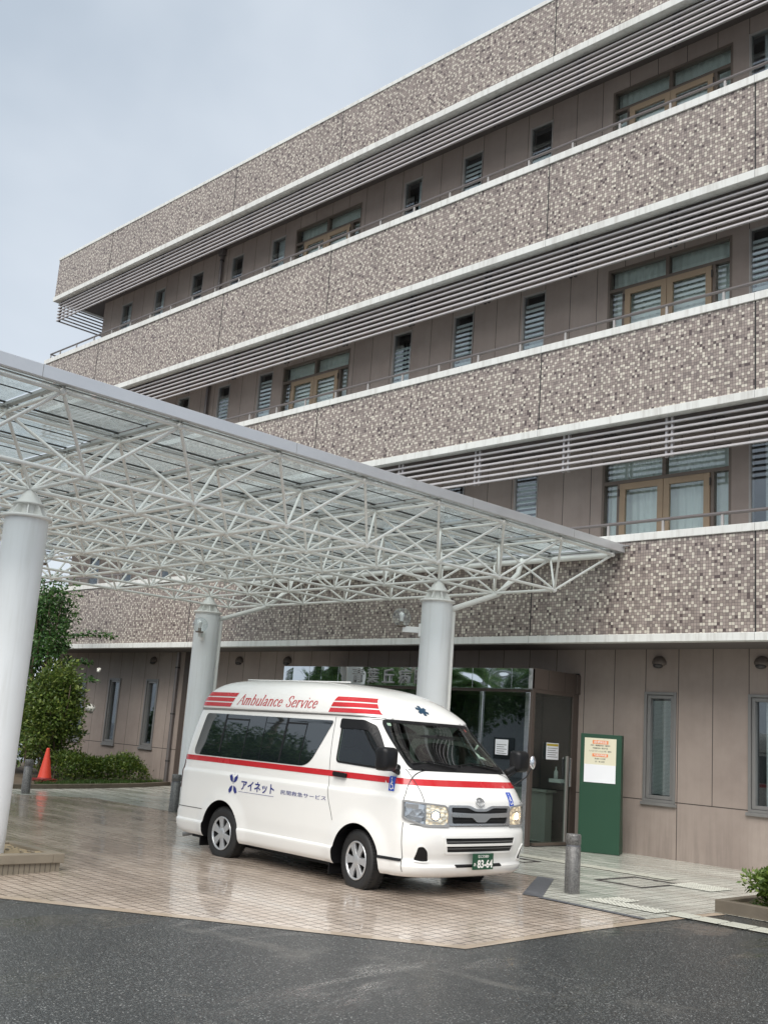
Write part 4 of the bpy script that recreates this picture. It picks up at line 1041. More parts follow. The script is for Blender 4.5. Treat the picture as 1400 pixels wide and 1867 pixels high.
# ------------------------------------------------------------------ the ambulance van (x forward, y to its left, origin under the front axle)
def pchip(tab):
    xs = [a for a, _ in tab]; ys = [b for _, b in tab]; n = len(xs); h = [xs[i + 1] - xs[i] for i in range(n - 1)]; dl = [(ys[i + 1] - ys[i]) / h[i] for i in range(n - 1)]
    d = [dl[0]] + [0 if dl[i - 1] * dl[i] <= 0 else 3 * (h[i - 1] + h[i]) / ((2 * h[i] + h[i - 1]) / dl[i - 1] + (h[i] + 2 * h[i - 1]) / dl[i]) for i in range(1, n - 1)] + [dl[-1]]
    def f(x):
        x = min(max(x, xs[0]), xs[-1]); i = 0
        while i < n - 2 and x > xs[i + 1]: i += 1
        t = (x - xs[i]) / h[i]; return ys[i] * (2 * t ** 3 - 3 * t * t + 1) + h[i] * d[i] * (t ** 3 - 2 * t * t + t) + ys[i + 1] * (3 * t * t - 2 * t ** 3) + h[i] * d[i + 1] * (t ** 3 - t * t)
    return f
fW = pchip([(.245, .885), (.285, .918), (.34, .934), (.40, .944), (.412, .944), (.43, .930), (.6, .938), (.85, .940), (1.02, .939), (1.04, .936), (1.06, .922), (1.10, .918), (1.18, .915), (1.30, .905), (1.5, .880), (1.7, .853), (1.82, .836), (1.845, .834), (1.86, .846), (1.92, .838), (2.0, .815), (2.08, .775), (2.15, .715), (2.20, .64), (2.235, .54), (2.255, .42), (2.265, .25), (2.268, .1)])
fXF = pchip([(.245, .90), (.275, .955), (.32, .99), (.36, 1.0), (.385, .975), (.42, .975), (.5, 1.0), (.62, 1.02), (.70, 1.015), (.76, .985), (.80, .975), (.9, .972), (.97, .965), (1.02, .955), (1.08, .925), (1.15, .870), (1.22, .805), (1.30, .725), (1.32, .700), (1.84, .115), (1.87, .10), (1.93, .035), (2.0, -.06), (2.08, -.20), (2.14, -.36), (2.19, -.56), (2.225, -.80), (2.25, -1.1), (2.262, -1.4), (2.268, -1.6)])
fXR = pchip([(.245, -3.52), (.285, -3.60), (.35, -3.64), (.50, -3.64), (.56, -3.615), (.60, -3.60), (1.0, -3.60), (1.3, -3.575), (1.7, -3.475), (1.85, -3.42), (1.95, -3.39), (2.05, -3.34), (2.13, -3.24), (2.19, -3.10), (2.23, -2.9), (2.255, -2.6), (2.265, -2.3), (2.268, -2.1)])
fAF = pchip([(.2, .42), (.5, .46), (1.0, .44), (1.3, .42), (1.84, .42), (2.0, .62), (2.15, .9), (2.268, 1.0)])
fN = pchip([(.2, 3.2), (.5, 3.3), (1.0, 3.5), (1.3, 3.9), (1.8, 3.9), (2.0, 3.2), (2.268, 2.8)])
def flare(x, z):
    o = 0.0
    for cx in (.05, -2.50):
        d = math.hypot(x - cx, (z - .31) * 1.0); 
        if d < .62: t = (d - .375) / .20; t = min(1, max(0, t)); o = max(o, .024 * (1 - t * t * (3 - 2 * t)))
    # long body crease below the belt line
    return o
NFr, NRr = 3.0, 5.0
def y_at(x, z, o=0.0):
    W_, XF, XR, af = fW(z) - o, fXF(z) - o, fXR(z) + o, fAF(z); ar = .28
    c = XF - af; y = W_
    if x > c: u = min(1, (x - c) / af); y = W_ * (1 - u ** fN(z)) ** (1 / fN(z))
    c2 = XR + ar
    if x < c2: u = min(1, (c2 - x) / ar); y = W_ * (1 - u ** NRr) ** (1 / NRr)
    return y + (flare(x, z) if o == 0 else 0)
def x_at(y, z, o=0.0):
    W_, XF, af = fW(z) - o, fXF(z) - o, fAF(z); u = min(1, abs(y) / W_); return XF - af + af * (1 - u ** fN(z)) ** (1 / fN(z))
def section(z, o=0.0, xcut=None):
    W_, XF, XR, af = fW(z) - o, fXF(z) - o, fXR(z) + o, fAF(z); ar = .28; P = []
    nf, ns, nr = 54, 110, 10
    for i in range(nf): t = PI / 2 * (i / nf) ** .9; P.append((XF - af + af * max(0, math.cos(t)) ** (2 / fN(z)), W_ * math.sin(t) ** (2 / fN(z))))
    xa, xb = XF - af, XR + ar
    if xcut is not None: xb = xcut
    for i in range(ns + 1): x = xa + (xb - xa) * i / ns; P.append((x, W_ + (flare(x, z) if o == 0 else 0)))
    if xcut is None:
        for i in range(1, nr + 1): t = PI / 2 * (1 - i / nr); P.append((XR + ar - ar * math.cos(t) ** (2 / NRr), W_ * (max(0, math.sin(t)) ** (2 / NRr))))
    else: P.append((xcut, 0.0))
    # P runs front centre -> left side -> rear centre ; mirror for the right side
    return P + [(x, -y) for x, y in reversed(P[1:-1])]
def loft(zs, o=0.0, xcut=None):
    m = MB(); rows = [section(z, o, xcut) for z in zs]; n = len(rows[0])
    vs = [(x, y, z - (o if z > 1.9 else 0)) for z, r in zip(zs, rows) for x, y in r]
    fs = [(j * n + i, j * n + (i + 1) % n, (j + 1) * n + (i + 1) % n, (j + 1) * n + i) for j in range(len(zs) - 1) for i in range(n)]
    fs += [tuple(reversed(range(n))), tuple(range((len(zs) - 1) * n, len(zs) * n))]
    m.add(vs, fs, 0, True); return m
zs = [.245, .255, .27, .285]; z = .30
while z < 1.80: zs.append(round(z, 4)); z += .02
zs += [1.815, 1.835, 1.85, 1.865, 1.88, 1.90, 1.925, 1.95, 1.975, 2.0, 2.03, 2.06, 2.085, 2.11, 2.13, 2.15, 2.17, 2.19, 2.205, 2.22, 2.235, 2.245, 2.253, 2.26, 2.265, 2.268]
zs = sorted(set(zs + [.345, .385, .405, .43]))
V = tag(empty('ambulance_van', (-8.67, 9.29, -.08), math.radians(-2.0)), 'white high roof private ambulance van with red stripes and lit headlamps', 'van')
tv = bpy.data.objects.new('tmp', loft(zs).mesh('tmp', [M['vpaint'], M['vblack']])); C.objects.link(tv)
def cut(target, mb):
    o = bpy.data.objects.new('cut', mb.mesh('cut', [M['vpaint'], M['vblack']])); C.objects.link(o)
    bm = bmesh.new(); bm.from_mesh(o.data); bmesh.ops.recalc_face_normals(bm, faces=bm.faces[:]); bm.to_mesh(o.data); bm.free()
    md = target.modifiers.new('b', 'BOOLEAN'); md.operation = 'DIFFERENCE'; md.object = o; md.solver = 'EXACT'; md.material_mode = 'TRANSFER'
    dg = bpy.context.evaluated_depsgraph_get(); me = bpy.data.meshes.new_from_object(target.evaluated_get(dg))
    target.modifiers.clear(); old = target.data; target.data = me; bpy.data.meshes.remove(old); bpy.data.objects.remove(o)
WX = (.05, -2.50)
for cx, r in ((WX[0], .385), (WX[1], .395)):
    for s in (-1, 1):
        m = MB(); ya, yb = (.60, 1.1) if s > 0 else (-1.1, -.60); n = 48
        vs = [(cx + r * math.cos(2 * PI * i / n), y, .315 + r * (1.03 if math.sin(2 * PI * i / n) > 0 else 1) * math.sin(2 * PI * i / n)) for y in (ya, yb) for i in range(n)]
        m.add(vs, [tuple(reversed(range(n))), tuple(range(n, 2 * n))] + [(i, (i + 1) % n, n + (i + 1) % n, n + i) for i in range(n)], 1); cut(tv, m)
cav = loft([.62, .8, 1.0, 1.2, 1.31, 1.4, 1.5, 1.6, 1.7, 1.80, 1.84], .055, -.95); cav.mi = [1] * len(cav.mi); cut(tv, cav)
WS = rpoly([(-.745, 1.345), (.745, 1.345), (.685, 1.81), (-.685, 1.81)], .06, 6)
m = MB(); n = len(WS); m.add([(x, a, b) for x in (-.25, 1.3) for a, b in WS], [tuple(range(n)), tuple(reversed(range(n, 2 * n)))] + [(i, n + i, n + (i + 1) % n, (i + 1) % n) for i in range(n)], 1); cut(tv, m)
DW = rpoly([(-.40, 1.345), (.38, 1.32), (.395, 1.335), (.29, 1.47), (.04, 1.72), (-.08, 1.775), (-.40, 1.785)], [.05, .02, .02, .10, .10, .08, .05], 5)
for s in (-1, 1):
    m = MB(); n = len(DW); m.add([(a, s * y, b) for y in (.55, 1.2) for a, b in DW], [tuple(range(n)), tuple(reversed(range(n, 2 * n)))] + [(i, n + i, n + (i + 1) % n, (i + 1) % n) for i in range(n)], 1); cut(tv, m)
body_me = tv.data; bpy.data.objects.remove(tv)
body_me.name = 'body'
body = link('body', body_me, V)
body_me.polygons.foreach_set('use_smooth', [True] * len(body_me.polygons))
try: body_me.set_sharp_from_angle(angle=math.radians(38))
except Exception: pass

def nrm(P, Q, R_):
    n = (Q - P).cross(R_ - P); n.normalize(); return n
def side_map(s=-1, off=.002):
    def f(x, z):
        P = Vector((x, y_at(x, z), z)); Q = Vector((x + .01, y_at(x + .01, z), z)); R_ = Vector((x, y_at(x, z + .01), z + .01)); n = nrm(P, R_, Q); q = P + n * (off + .0012)
        return (q.x, s * q.y, q.z)
    return f
def front_map(off=.002):
    def f(y, z):
        P = Vector((x_at(y, z), y, z)); Q = Vector((x_at(y + .005, z), y + .005, z)); R_ = Vector((x_at(y, z + .01), y, z + .01)); n = nrm(P, Q, R_); q = P + n * (off + .0012); return tuple(q)
    return f
# arc-length coordinate round the front: 0 at the nose, negative to the van's right side
_arc = {}
def arc(z):
    k = round(z, 3)
    if k not in _arc:
        pts = [(x, y) for x, y in section(k)[:54 + 111]]; s = [0.0]
        for a, b in zip(pts[:-1], pts[1:]): s.append(s[-1] + math.hypot(b[0] - a[0], b[1] - a[1]))
        _arc[k] = (pts, s)
    return _arc[k]
def wrap_map(off=.002):
    def f(s, z):
        pts, L_ = arc(z); a = abs(s); i = 0
        lo, hi = 0, len(L_) - 1
        while hi - lo > 1:
            mid = (lo + hi) // 2
            if L_[mid] <= a: lo = mid
            else: hi = mid
        t = (a - L_[lo]) / max(1e-9, L_[hi] - L_[lo]); t = min(t, 1.0 if hi < len(L_) - 1 else 1e9)
        x = pts[lo][0] + (pts[hi][0] - pts[lo][0]) * t; y = pts[lo][1] + (pts[hi][1] - pts[lo][1]) * t
        d = Vector((pts[hi][0] - pts[lo][0], pts[hi][1] - pts[lo][1])); 
        if d.length < 1e-9: d = Vector((0, 1))
        d.normalize(); nx, ny = d.y, -d.x
        return (x + nx * off, (y + ny * off) * (1 if s > 0 else -1) if True else 0, z)
    return f
def s_of_x(x, z):
    pts, L_ = arc(z)
    for i in range(len(pts) - 1):
        if pts[i][0] >= x >= pts[i + 1][0] and pts[i][0] > pts[i + 1][0]: t = (pts[i][0] - x) / (pts[i][0] - pts[i + 1][0]); return L_[i] + (L_[i + 1] - L_[i]) * t
    return L_[-1]
def s_of_y(y, z):
    pts, L_ = arc(z)
    for i in range(len(pts) - 1):
        if pts[i][1] <= y <= pts[i + 1][1]: t = (y - pts[i][1]) / max(1e-9, pts[i + 1][1] - pts[i][1]); return L_[i] + (L_[i + 1] - L_[i]) * t
    return L_[-1]
def decal(name, polys, mat, parent, mp, step=.03):
    return bm_obj(fill2d(polys, step), name, mat, parent, mp)
def slab(name, polys, mat, parent, mpf, off, thick, step=.03):
    return bm_obj(fill2d(polys, step), name, mat, parent, mpf(off + thick), True, thick, mpf(off))
def ribbon(path, w_):
    out = []; L_ = []
    for i, p in enumerate(path):
        a = Vector(path[max(0, i - 1)]); b = Vector(path[min(len(path) - 1, i + 1)]); d = (b - a).normalized(); n = Vector((-d.y, d.x)) * w_ / 2; L_.append(tuple(Vector(p) + n)); out.append(tuple(Vector(p) - n))
    return L_ + out[::-1]
def dense(path, st=.05):
    o = []
    for a, b in zip(path[:-1], path[1:]):
        k = max(1, int(math.hypot(b[0] - a[0], b[1] - a[1]) / st)); o += [(a[0] + (b[0] - a[0]) * i / k, a[1] + (b[1] - a[1]) * i / k) for i in range(k)]
    return o + [path[-1]]
def smooth_path(pts, n=8):
    P = [Vector(p) for p in pts]; o = []
    for i in range(len(P) - 1):
        a, b, c, d = P[max(0, i - 1)], P[i], P[i + 1], P[min(len(P) - 1, i + 2)]
        for k in range(n): t = k / n; o.append(tuple(.5 * ((2 * b) + (c - a) * t + (2 * a - 5 * b + 4 * c - d) * t * t + (3 * b - a - 3 * c + d) * t ** 3)))
    return o + [tuple(P[-1])]
# glazing
ws = rpoly([(-.765, 1.315), (.765, 1.315), (.70, 1.835), (-.70, 1.835)], .07, 6); wi = rpoly([(-.742, 1.385), (.742, 1.385), (.68, 1.80), (-.68, 1.80)], .06, 6)
decal('windscreen', [ws], M['vglass'], V, front_map(.004))
wsb = decal('windscreen_border', [ws, wi], M['vblack'], V, front_map(.006))
for s in (-1, 1):
    dw = rpoly([(-.425, 1.325), (.42, 1.295), (.44, 1.31), (.32, 1.48), (.06, 1.745), (-.07, 1.80), (-.425, 1.81)], [.06, .02, .02, .11, .11, .08, .05], 5)
    g = decal('door_window', [dw], M['vglass'], V, side_map(s, .003)); decal('window_seal', [dw, DW], M['vblack'], g, side_map(s, .005))
    rw = rpoly([(-3.30, 1.245), (-.90, 1.245), (-.57, 1.785), (-3.16, 1.785)], [.09, .16, .05, .05], 6)
    rg = decal('rear_side_window', [rw], M['privacy'], V, side_map(s, .004))
    for a, b, w_ in (((-2.72, 1.30), (-2.70, 1.785), .035), ((-1.46, 1.26), (-1.42, 1.785), .035), ((-2.22, 1.25), (-2.20, 1.74), .014), ((-1.86, 1.25), (-1.85, 1.78), .008), ((-1.08, 1.25), (-1.04, 1.74), .014)):
        decal('window_divider', [ribbon([a, b], w_)], M['vblack'], rg, side_map(s, .0065))
    for a, b in (((-2.70, 1.725), (-2.20, 1.725)), ((-1.43, 1.725), (-1.05, 1.725))): decal('window_divider', [ribbon([a, b], .02)], M['vblack'], rg, side_map(s, .0065))
    # visor over the door glass
    vp = [(-.44, 1.70), (-.44, 1.815), (-.07, 1.808), (.07, 1.752), (.33, 1.485), (.29, 1.465), (.03, 1.69), (-.08, 1.705)]
    slab('door_visor', [rpoly(vp, .03, 3)], M['vblack'], V, lambda o, s=s: side_map(s, o), .012, .006)
# lines where panels meet
seams = [smooth_path([(-.555, 1.83), (-.545, 1.5), (-.50, 1.15), (-.47, .95), (-.40, .78), (-.37, .70)]),
         smooth_path([(.12, 1.815), (.36, 1.58), (.56, 1.41), (.66, 1.38)]) , smooth_path([(.66, 1.39), (.71, 1.2), (.725, 1.01)]), dense([(.735, .79), (.745, .30)]),
         dense([(-3.46, 1.83), (-.75, 1.845), (.09, 1.845)]), dense([(-.02, 1.825), (.14, 1.823)]) ]
for s in (-1, 1):
    for p in seams: decal('panel_gap', [ribbon(p, .007)], M['vseam'], body, side_map(s, .0012))
    decal('roof_gutter', [ribbon(dense([(-3.36, 1.847), (-1.5, 1.852), (-.3, 1.85), (.02, 1.845)]), .014)], M['vgrey'], body, side_map(s, .0018))
    slab('side_moulding', [ribbon(dense([(.43, .415), (.735, .415)]), .028)], M['vblack'], V, lambda o, s=s: side_map(s, o), .001, .008)
    decal('fender_duct', [rpoly([(.22, 1.70), (.25, 1.71), (.30, 1.635), (.27, 1.62)], .012, 3)], M['vblack'], body, side_map(s, .004))
for s in (-1, 1):
    a = smooth_path([(.80, 1.325), (.79, 1.22), (.775, 1.1), (.772, 1.01)]); decal('panel_gap', [ribbon([(s * y, z) for y, z in a], .007)], M['vseam'], body, front_map(.0012))
decal('panel_gap', [ribbon(dense([(-.78, 1.318), (.78, 1.318)]), .008)], M['vseam'], body, front_map(.0012))
decal('panel_gap', [ribbon(dense([(-.93, .775), (.93, .775)]), .007)], M['vseam'], body, wrap_map(.0012))
# red band right round
sr = s_of_x(-3.33, 1.2)
for s in (-1, 1):
    decal('red_stripe', [[(s * a, b) for a, b in [(0, 1.168), (s_of_x(.42, 1.2), 1.168), (s_of_x(.42, 1.2), 1.232), (0, 1.232)]]], M['vred'], V, wrap_map(.0022), .04)
    decal('red_stripe', [[(-3.52, 1.168), (.425, 1.168), (.425, 1.232), (-3.50, 1.232)]], M['vred'], V, side_map(s, .0022), .06)
    for i in range(3):
        far_ = .12 if s > 0 else 0; z0 = 1.880 + .066 * i; z1 = z0 + .050
        fr = lambda z: -3.395 + (z - 1.88) * .5; rr_ = lambda z: -2.66 + (z - 1.88) * .5
        decal('roof_stripe', [[(fr(z0), z0), (rr_(z0), z0), (rr_(z1), z1), (fr(z1), z1)]], M['vred'], V, side_map(s, .0025))
        fl_ = lambda z: -.69 + (z - 1.88) * .38; fe = lambda z: .035 - far_ - (z - 1.88) * 1.45
        decal('roof_stripe', [[(fl_(z0), z0), (fe(z0), z0), (fe(z1), z1), (fl_(z1), z1)]], M['vred'], V, side_map(s, .0025))
# slanted roman capitals drawn with a broad pen
GL = {
 'A': (.78, [[(.02, 0), (.44, 1)], [(.40, 1), (.70, 0)], [(.17, .36), (.60, .36)]], [(.02, 0), (.70, 0)]),
 'm': (.98, [[(.14, 0), (.14, .62)], [(.14, .46), (.26, .62), (.38, .62), (.44, .5), (.44, 0)], [(.44, .46), (.56, .62), (.68, .62), (.76, .5), (.76, 0)]], [(.14, 0), (.44, 0), (.76, 0), (.08, .62)]),
 'b': (.64, [[(.12, 0), (.12, 1)], [(.12, .5), (.28, .63), (.42, .6), (.50, .45), (.50, .2), (.42, .02), (.28, 0), (.12, .08)]], [(.06, 1)]),
 'u': (.70, [[(.14, .62), (.14, .14), (.22, 0), (.36, 0), (.52, .16)], [(.52, .62), (.52, 0)]], [(.08, .62), (.46, .62), (.56, 0)]),
 'l': (.30, [[(.12, 0), (.12, 1)]], [(.12, 0), (.06, 1)]),
 'a': (.62, [[(.12, .5), (.24, .63), (.36, .6), (.42, .5), (.42, 0)], [(.42, .36), (.22, .32), (.10, .18), (.14, .02), (.26, 0), (.42, .12)]], [(.46, 0)]),
 'n': (.70, [[(.14, 0), (.14, .62)], [(.14, .46), (.28, .62), (.42, .62), (.50, .5), (.50, 0)]], [(.14, 0), (.50, 0), (.08, .62)]),
 'c': (.56, [[(.46, .5), (.36, .63), (.24, .62), (.12, .48), (.10, .2), (.20, .02), (.34, 0), (.46, .12)]], []),
 'e': (.58, [[(.12, .34), (.46, .36), (.44, .54), (.32, .63), (.20, .58), (.10, .4), (.10, .2), (.20, .02), (.34, 0), (.46, .12)]], []),
 'S': (.66, [[(.52, .76), (.48, .94), (.32, 1.0), (.16, .94), (.10, .76), (.18, .58), (.42, .44), (.52, .28), (.48, .08), (.32, 0), (.14, .04), (.07, .24)]], []),
 'r': (.50, [[(.14, 0), (.14, .62)], [(.14, .42), (.26, .6), (.38, .63), (.44, .56)]], [(.14, 0), (.08, .62)]),
 'v': (.60, [[(.08, .62), (.28, 0)], [(.28, 0), (.50, .62)]], [(.08, .62), (.50, .62)]),
 'i': (.30, [[(.14, 0), (.14, .62)], [(.13, .84), (.16, .87)]], [(.14, 0), (.08, .62)]),
 ' ': (.55, [], [])}
def pen_text(txt, x0, x1, z0, z1, slant, mp, name, mat, parent):
    adv = sum(GL[c][0] for c in txt); sx = (x1 - x0) / adv; sz = z1 - z0; m = MB(); cx = 0
    def quad(a, b, wa):
        d = Vector((b[0] - a[0], b[1] - a[1])); L_ = d.length
        if L_ < 1e-6: return
        d /= L_; n = Vector((-d.y, d.x)) * wa; e = d * wa * .35
        q = [(a[0] - e.x + n.x, a[1] - e.y + n.y), (a[0] - e.x - n.x, a[1] - e.y - n.y), (b[0] + e.x - n.x, b[1] + e.y - n.y), (b[0] + e.x + n.x, b[1] + e.y + n.y)]
        k_ = max(1, int(L_ / .012)); vv = []
        for i in range(k_ + 1):
            t = i / k_; vv += [mp(q[0][0] + (q[3][0] - q[0][0]) * t, q[0][1] + (q[3][1] - q[0][1]) * t), mp(q[1][0] + (q[2][0] - q[1][0]) * t, q[1][1] + (q[2][1] - q[1][1]) * t)]
        m.add(vv, [(2 * i, 2 * i + 1, 2 * i + 3, 2 * i + 2) for i in range(k_)], 0, True)
    for c in txt:
        w_, st, sf = GL[c]
        T = lambda p: (x0 + (cx + p[0]) * sx + slant * p[1] * sz, z0 + p[1] * sz)
        for k, s in enumerate(st):
            if len(s) > 2: s = smooth_path(s, 4)
            for a, b in zip(s[:-1], s[1:]):
                d = Vector((b[0] - a[0], b[1] - a[1])); v = abs(d.y) / max(1e-6, d.length); wa = sz * (.018 + .052 * v ** 1.5)
                if c in 'Av' and k == (0 if c == 'A' else 1): wa *= .55
                quad(T(a), T(b), wa)
        for p in sf: quad(T((p[0] - .09, p[1])), T((p[0] + .09, p[1])), sz * .02)
        cx += w_
    return m.build(name, mat, parent)
pen_text('Ambulance Service', -2.52, -.93, 1.915, 2.045, .28, side_map(-1, .003), 'roof_lettering', M['vred'], V)
# company name, flower mark and small lettering on the side
def side_text(txt, x0, x1, z0, z1, mat, bold=0, name='side_lettering', dz=0.0):
    bm = text_bm(txt, 1, bold=bold); fit_text(bm, x0, x1, z0, z1)
    if dz:
        for v in bm.verts: v.co.y += dz * (v.co.x - x0) / (x1 - x0)
    return bm_obj(bm, name, mat, V, side_map(-1, .003))
side_text('アイネット', -2.13, -1.46, .875, .995, M['vblue'], .02)
side_text('民間救急サービス', -1.33, -.50, .895, .945, M['vblue'], 0)
decal('name_underline', [ribbon(dense([(-2.18, .855), (-1.46, .855)]), .004)], M['vblue'], V, side_map(-1, .003))
pet = []
for k, a in enumerate((90, 35, -35, -90 - 35 + 35 * 0, 180 + 35, 180 - 35)):
    a = math.radians([55, 125, -55, -125, 56, 124][k]); cx, cz = -2.30, .935; c, s = math.cos(a), math.sin(a)
    shp = [(.012, -.006), (.045, -.030), (.088, -.026), (.080, -.012), (.096, -.006), (.086, .006), (.098, .018), (.05, .030), (.012, .006)]
    if k > 3: continue
    shp = [(x * 1.28 + .012, y * 1.0) for x, y in shp]
    pet.append([(cx + c * x - s * y, cz + s * x + c * y) for x, y in shp])
pet.append([(-2.306, .94), (-2.294, .94), (-2.298, 1.045), (-2.302, 1.085)])
m = MB()
for p in pet: n = len(p); m.add([side_map(-1, .003)(x, z) for x, z in p], [tuple(range(n))])
m.build('flower_mark', M['vblue'], V)
# star of life on the roof front (six bars)
st = MB(); mpf = front_map(.004)
for k in range(3):
    a = math.radians(30 + 60 * k) + PI / 2 - math.radians(30); c, s = math.cos(a), math.sin(a)
    q = [(-.088, -.022), (.088, -.022), (.088, .022), (-.088, .022)]; pts = []
    for i in range(4):
        A, B_ = q[i], q[(i + 1) % 4]
        for t in (0, .25, .5, .75): x = A[0] + (B_[0] - A[0]) * t; y = A[1] + (B_[1] - A[1]) * t; pts.append((c * x - s * y, 1.965 + .62 * (s * x + c * y)))
    st.add([mpf(y, z) for y, z in pts], [tuple(range(len(pts)))])
st.build('star_emblem', M['vdkblue'], V)
def wheelchair(mp, cx, cz, w_, h_):
    o = decal('wheelchair_sticker', [[(cx - w_ / 2, cz - h_ / 2), (cx + w_ / 2, cz - h_ / 2), (cx + w_ / 2, cz + h_ / 2), (cx - w_ / 2, cz + h_ / 2)]], M['sticker_blue'], V, mp(.003))
    def P(x, z): return mp(.0042)(cx + x * w_, cz + z * h_)
    m = MB()
    def ln(a, b, t):
        d = Vector((b[0] - a[0], b[1] - a[1])).normalized(); n = Vector((-d.y, d.x)) * t; m.add([P(a[0] + n.x, a[1] + n.y), P(a[0] - n.x, a[1] - n.y), P(b[0] - n.x, b[1] - n.y), P(b[0] + n.x, b[1] + n.y)], [(0, 1, 2, 3)])
    for i in range(9):
        a0, a1 = math.radians(100 + i * 28), math.radians(100 + (i + 1) * 28); ln((-.04 + .26 * math.cos(a0), -.16 + .22 * math.sin(a0)), (-.04 + .26 * math.cos(a1), -.16 + .22 * math.sin(a1)), .035)
    ln((-.08, .26), (-.05, -.08), .05); ln((-.05, -.06), (.18, -.08), .045); ln((.18, -.08), (.28, -.34), .04); ln((.28, -.34), (.38, -.30), .035); ln((-.07, .1), (.15, .1), .035)
    m.add([P(-.10 + .085 * math.cos(2 * PI * i / 10), .36 + .065 * math.sin(2 * PI * i / 10)) for i in range(10)], [tuple(range(10))]); m.build('wheelchair_symbol', M['white_ink'], o)
wheelchair(lambda o: side_map(-1, o + .002), .53, 1.165, .085, .15); wheelchair(lambda o: front_map(o + .001), .55, 1.055, .085, .14)
# headlamps
def hl(s):
    zc = .9; si = s_of_y(.475, .9); so_ = s_of_x(.725, .9); R = empty('headlight', (0, 0, 0)); R.parent = V
    outl = rpoly([(si + .045, .985), (si, .935), (si, .765), (si + .30, .765), (so_ - .04, .815), (so_, .835), (so_, 1.012), (so_ - .05, 1.018)], [.05, .04, .02, .03, .02, .02, .01, .02], 4)
    inn = rpoly([(si + .055, .968), (si + .015, .925), (si + .015, .785), (si + .30, .785), (so_ - .05, .83), (so_ - .02, .85), (so_ - .02, .995), (so_ - .05, 1.0)], [.05, .04, .02, .03, .02, .02, .01, .02], 4)
    sg = lambda P: [(s * a, b) for a, b in P]
    slab('lamp_surround', [sg(outl), sg(inn)], M['vgrey'], R, wrap_map, .001, .016)
    decal('reflector', [sg(inn)], M['reflector'], R, wrap_map(.002))
    mid = si + .30; wm = wrap_map(.012)
    slab('lamp_divider', [sg([(mid - .012, .79), (mid + .004, .79), (mid + .004, .995), (mid - .012, .985)])], M['silver'], R, wrap_map, .002, .010)
    decal('turn_signal_housing', [sg([(mid + .07, .93), (mid + .20, .945), (mid + .20, .985), (mid + .07, .978)])], M['vgrey'], R, wm)
    decal('turn_signal_housing', [sg([(mid + .03, .81), (mid + .18, .835), (mid + .14, .86), (mid + .03, .85)])], M['silver'], R, wm)
    c = (si + .175, .875)
    decal('lamp_bowl', [sg(rpoly([(si + .055, .966), (si + .017, .925), (si + .017, .787), (mid - .012, .787), (mid - .012, .988)], [.05, .05, .05, .02, .02], 4))], M['glow'], R, wrap_map(.005))
    for r0, r1, mt, o in ((.044, .062, 'chrome', .007), (0, .042, 'bulb', .010)):
        n = 24; ring = [[(s * (c[0] + r1 * math.cos(2 * PI * i / n)), c[1] + r1 * .92 * math.sin(2 * PI * i / n)) for i in range(n)]]
        if r0: ring.append([(s * (c[0] + r0 * math.cos(2 * PI * i / n)), c[1] + r0 * .92 * math.sin(2 * PI * i / n)) for i in range(n)])
        decal('lamp_bowl' if r0 else 'lit_bulb', ring, M[mt], R, wrap_map(o))
    decal('lamp_lens', [sg(inn)], M['lens'], R, wrap_map(.016))
hl(-1); hl(1)
for s in (-1, 1):
    sy = lambda P: P
    decal('tail_light', [rpoly([(-3.585, .80), (-3.50, .80), (-3.47, 1.16), (-3.555, 1.16)], .02, 3)], M['tail'], V, side_map(s, .006))
    decal('rear_bumper_gap', [ribbon(dense([(-3.58, .575), (-2.93, .575)]), .008)], M['vseam'], body, side_map(s, .0015))
# grille
G = decal('grille', [rpoly([(-.475, .79), (.475, .79), (.475, .965), (.20, .965), (.09, .935), (-.09, .935), (-.20, .965), (-.475, .965)], [.02, .02, .02, .05, .05, .05, .05, .02], 4)], M['vblack'], V, front_map(.003))
slab('grille_surround', [rpoly([(-.485, .775), (.485, .775), (.49, .985), (.17, .985), (.08, .95), (-.08, .95), (-.17, .985), (-.49, .985)], [.03, .03, .03, .04, .04, .04, .04, .03], 4), rpoly([(-.43, .80), (.43, .80), (.45, .962), (.20, .962), (.09, .925), (-.09, .925), (-.20, .962), (-.45, .962)], [.02, .02, .02, .04, .04, .04, .04, .02], 4)], M['silver'], G, front_map, .003, .014)
slab('grille_bar', [rpoly([(-.45, .915), (-.45, .868), (-.14, .862), (-.07, .815), (.07, .815), (.14, .862), (.45, .868), (.45, .915), (.15, .905), (-.15, .905)], .02, 3)], M['silver'], G, front_map, .004, .022)
for z in (.835, .938): decal('grille_slat', [ribbon(dense([(-.43, z), (.43, z)]), .004)], M['vseam'], G, front_map(.006))
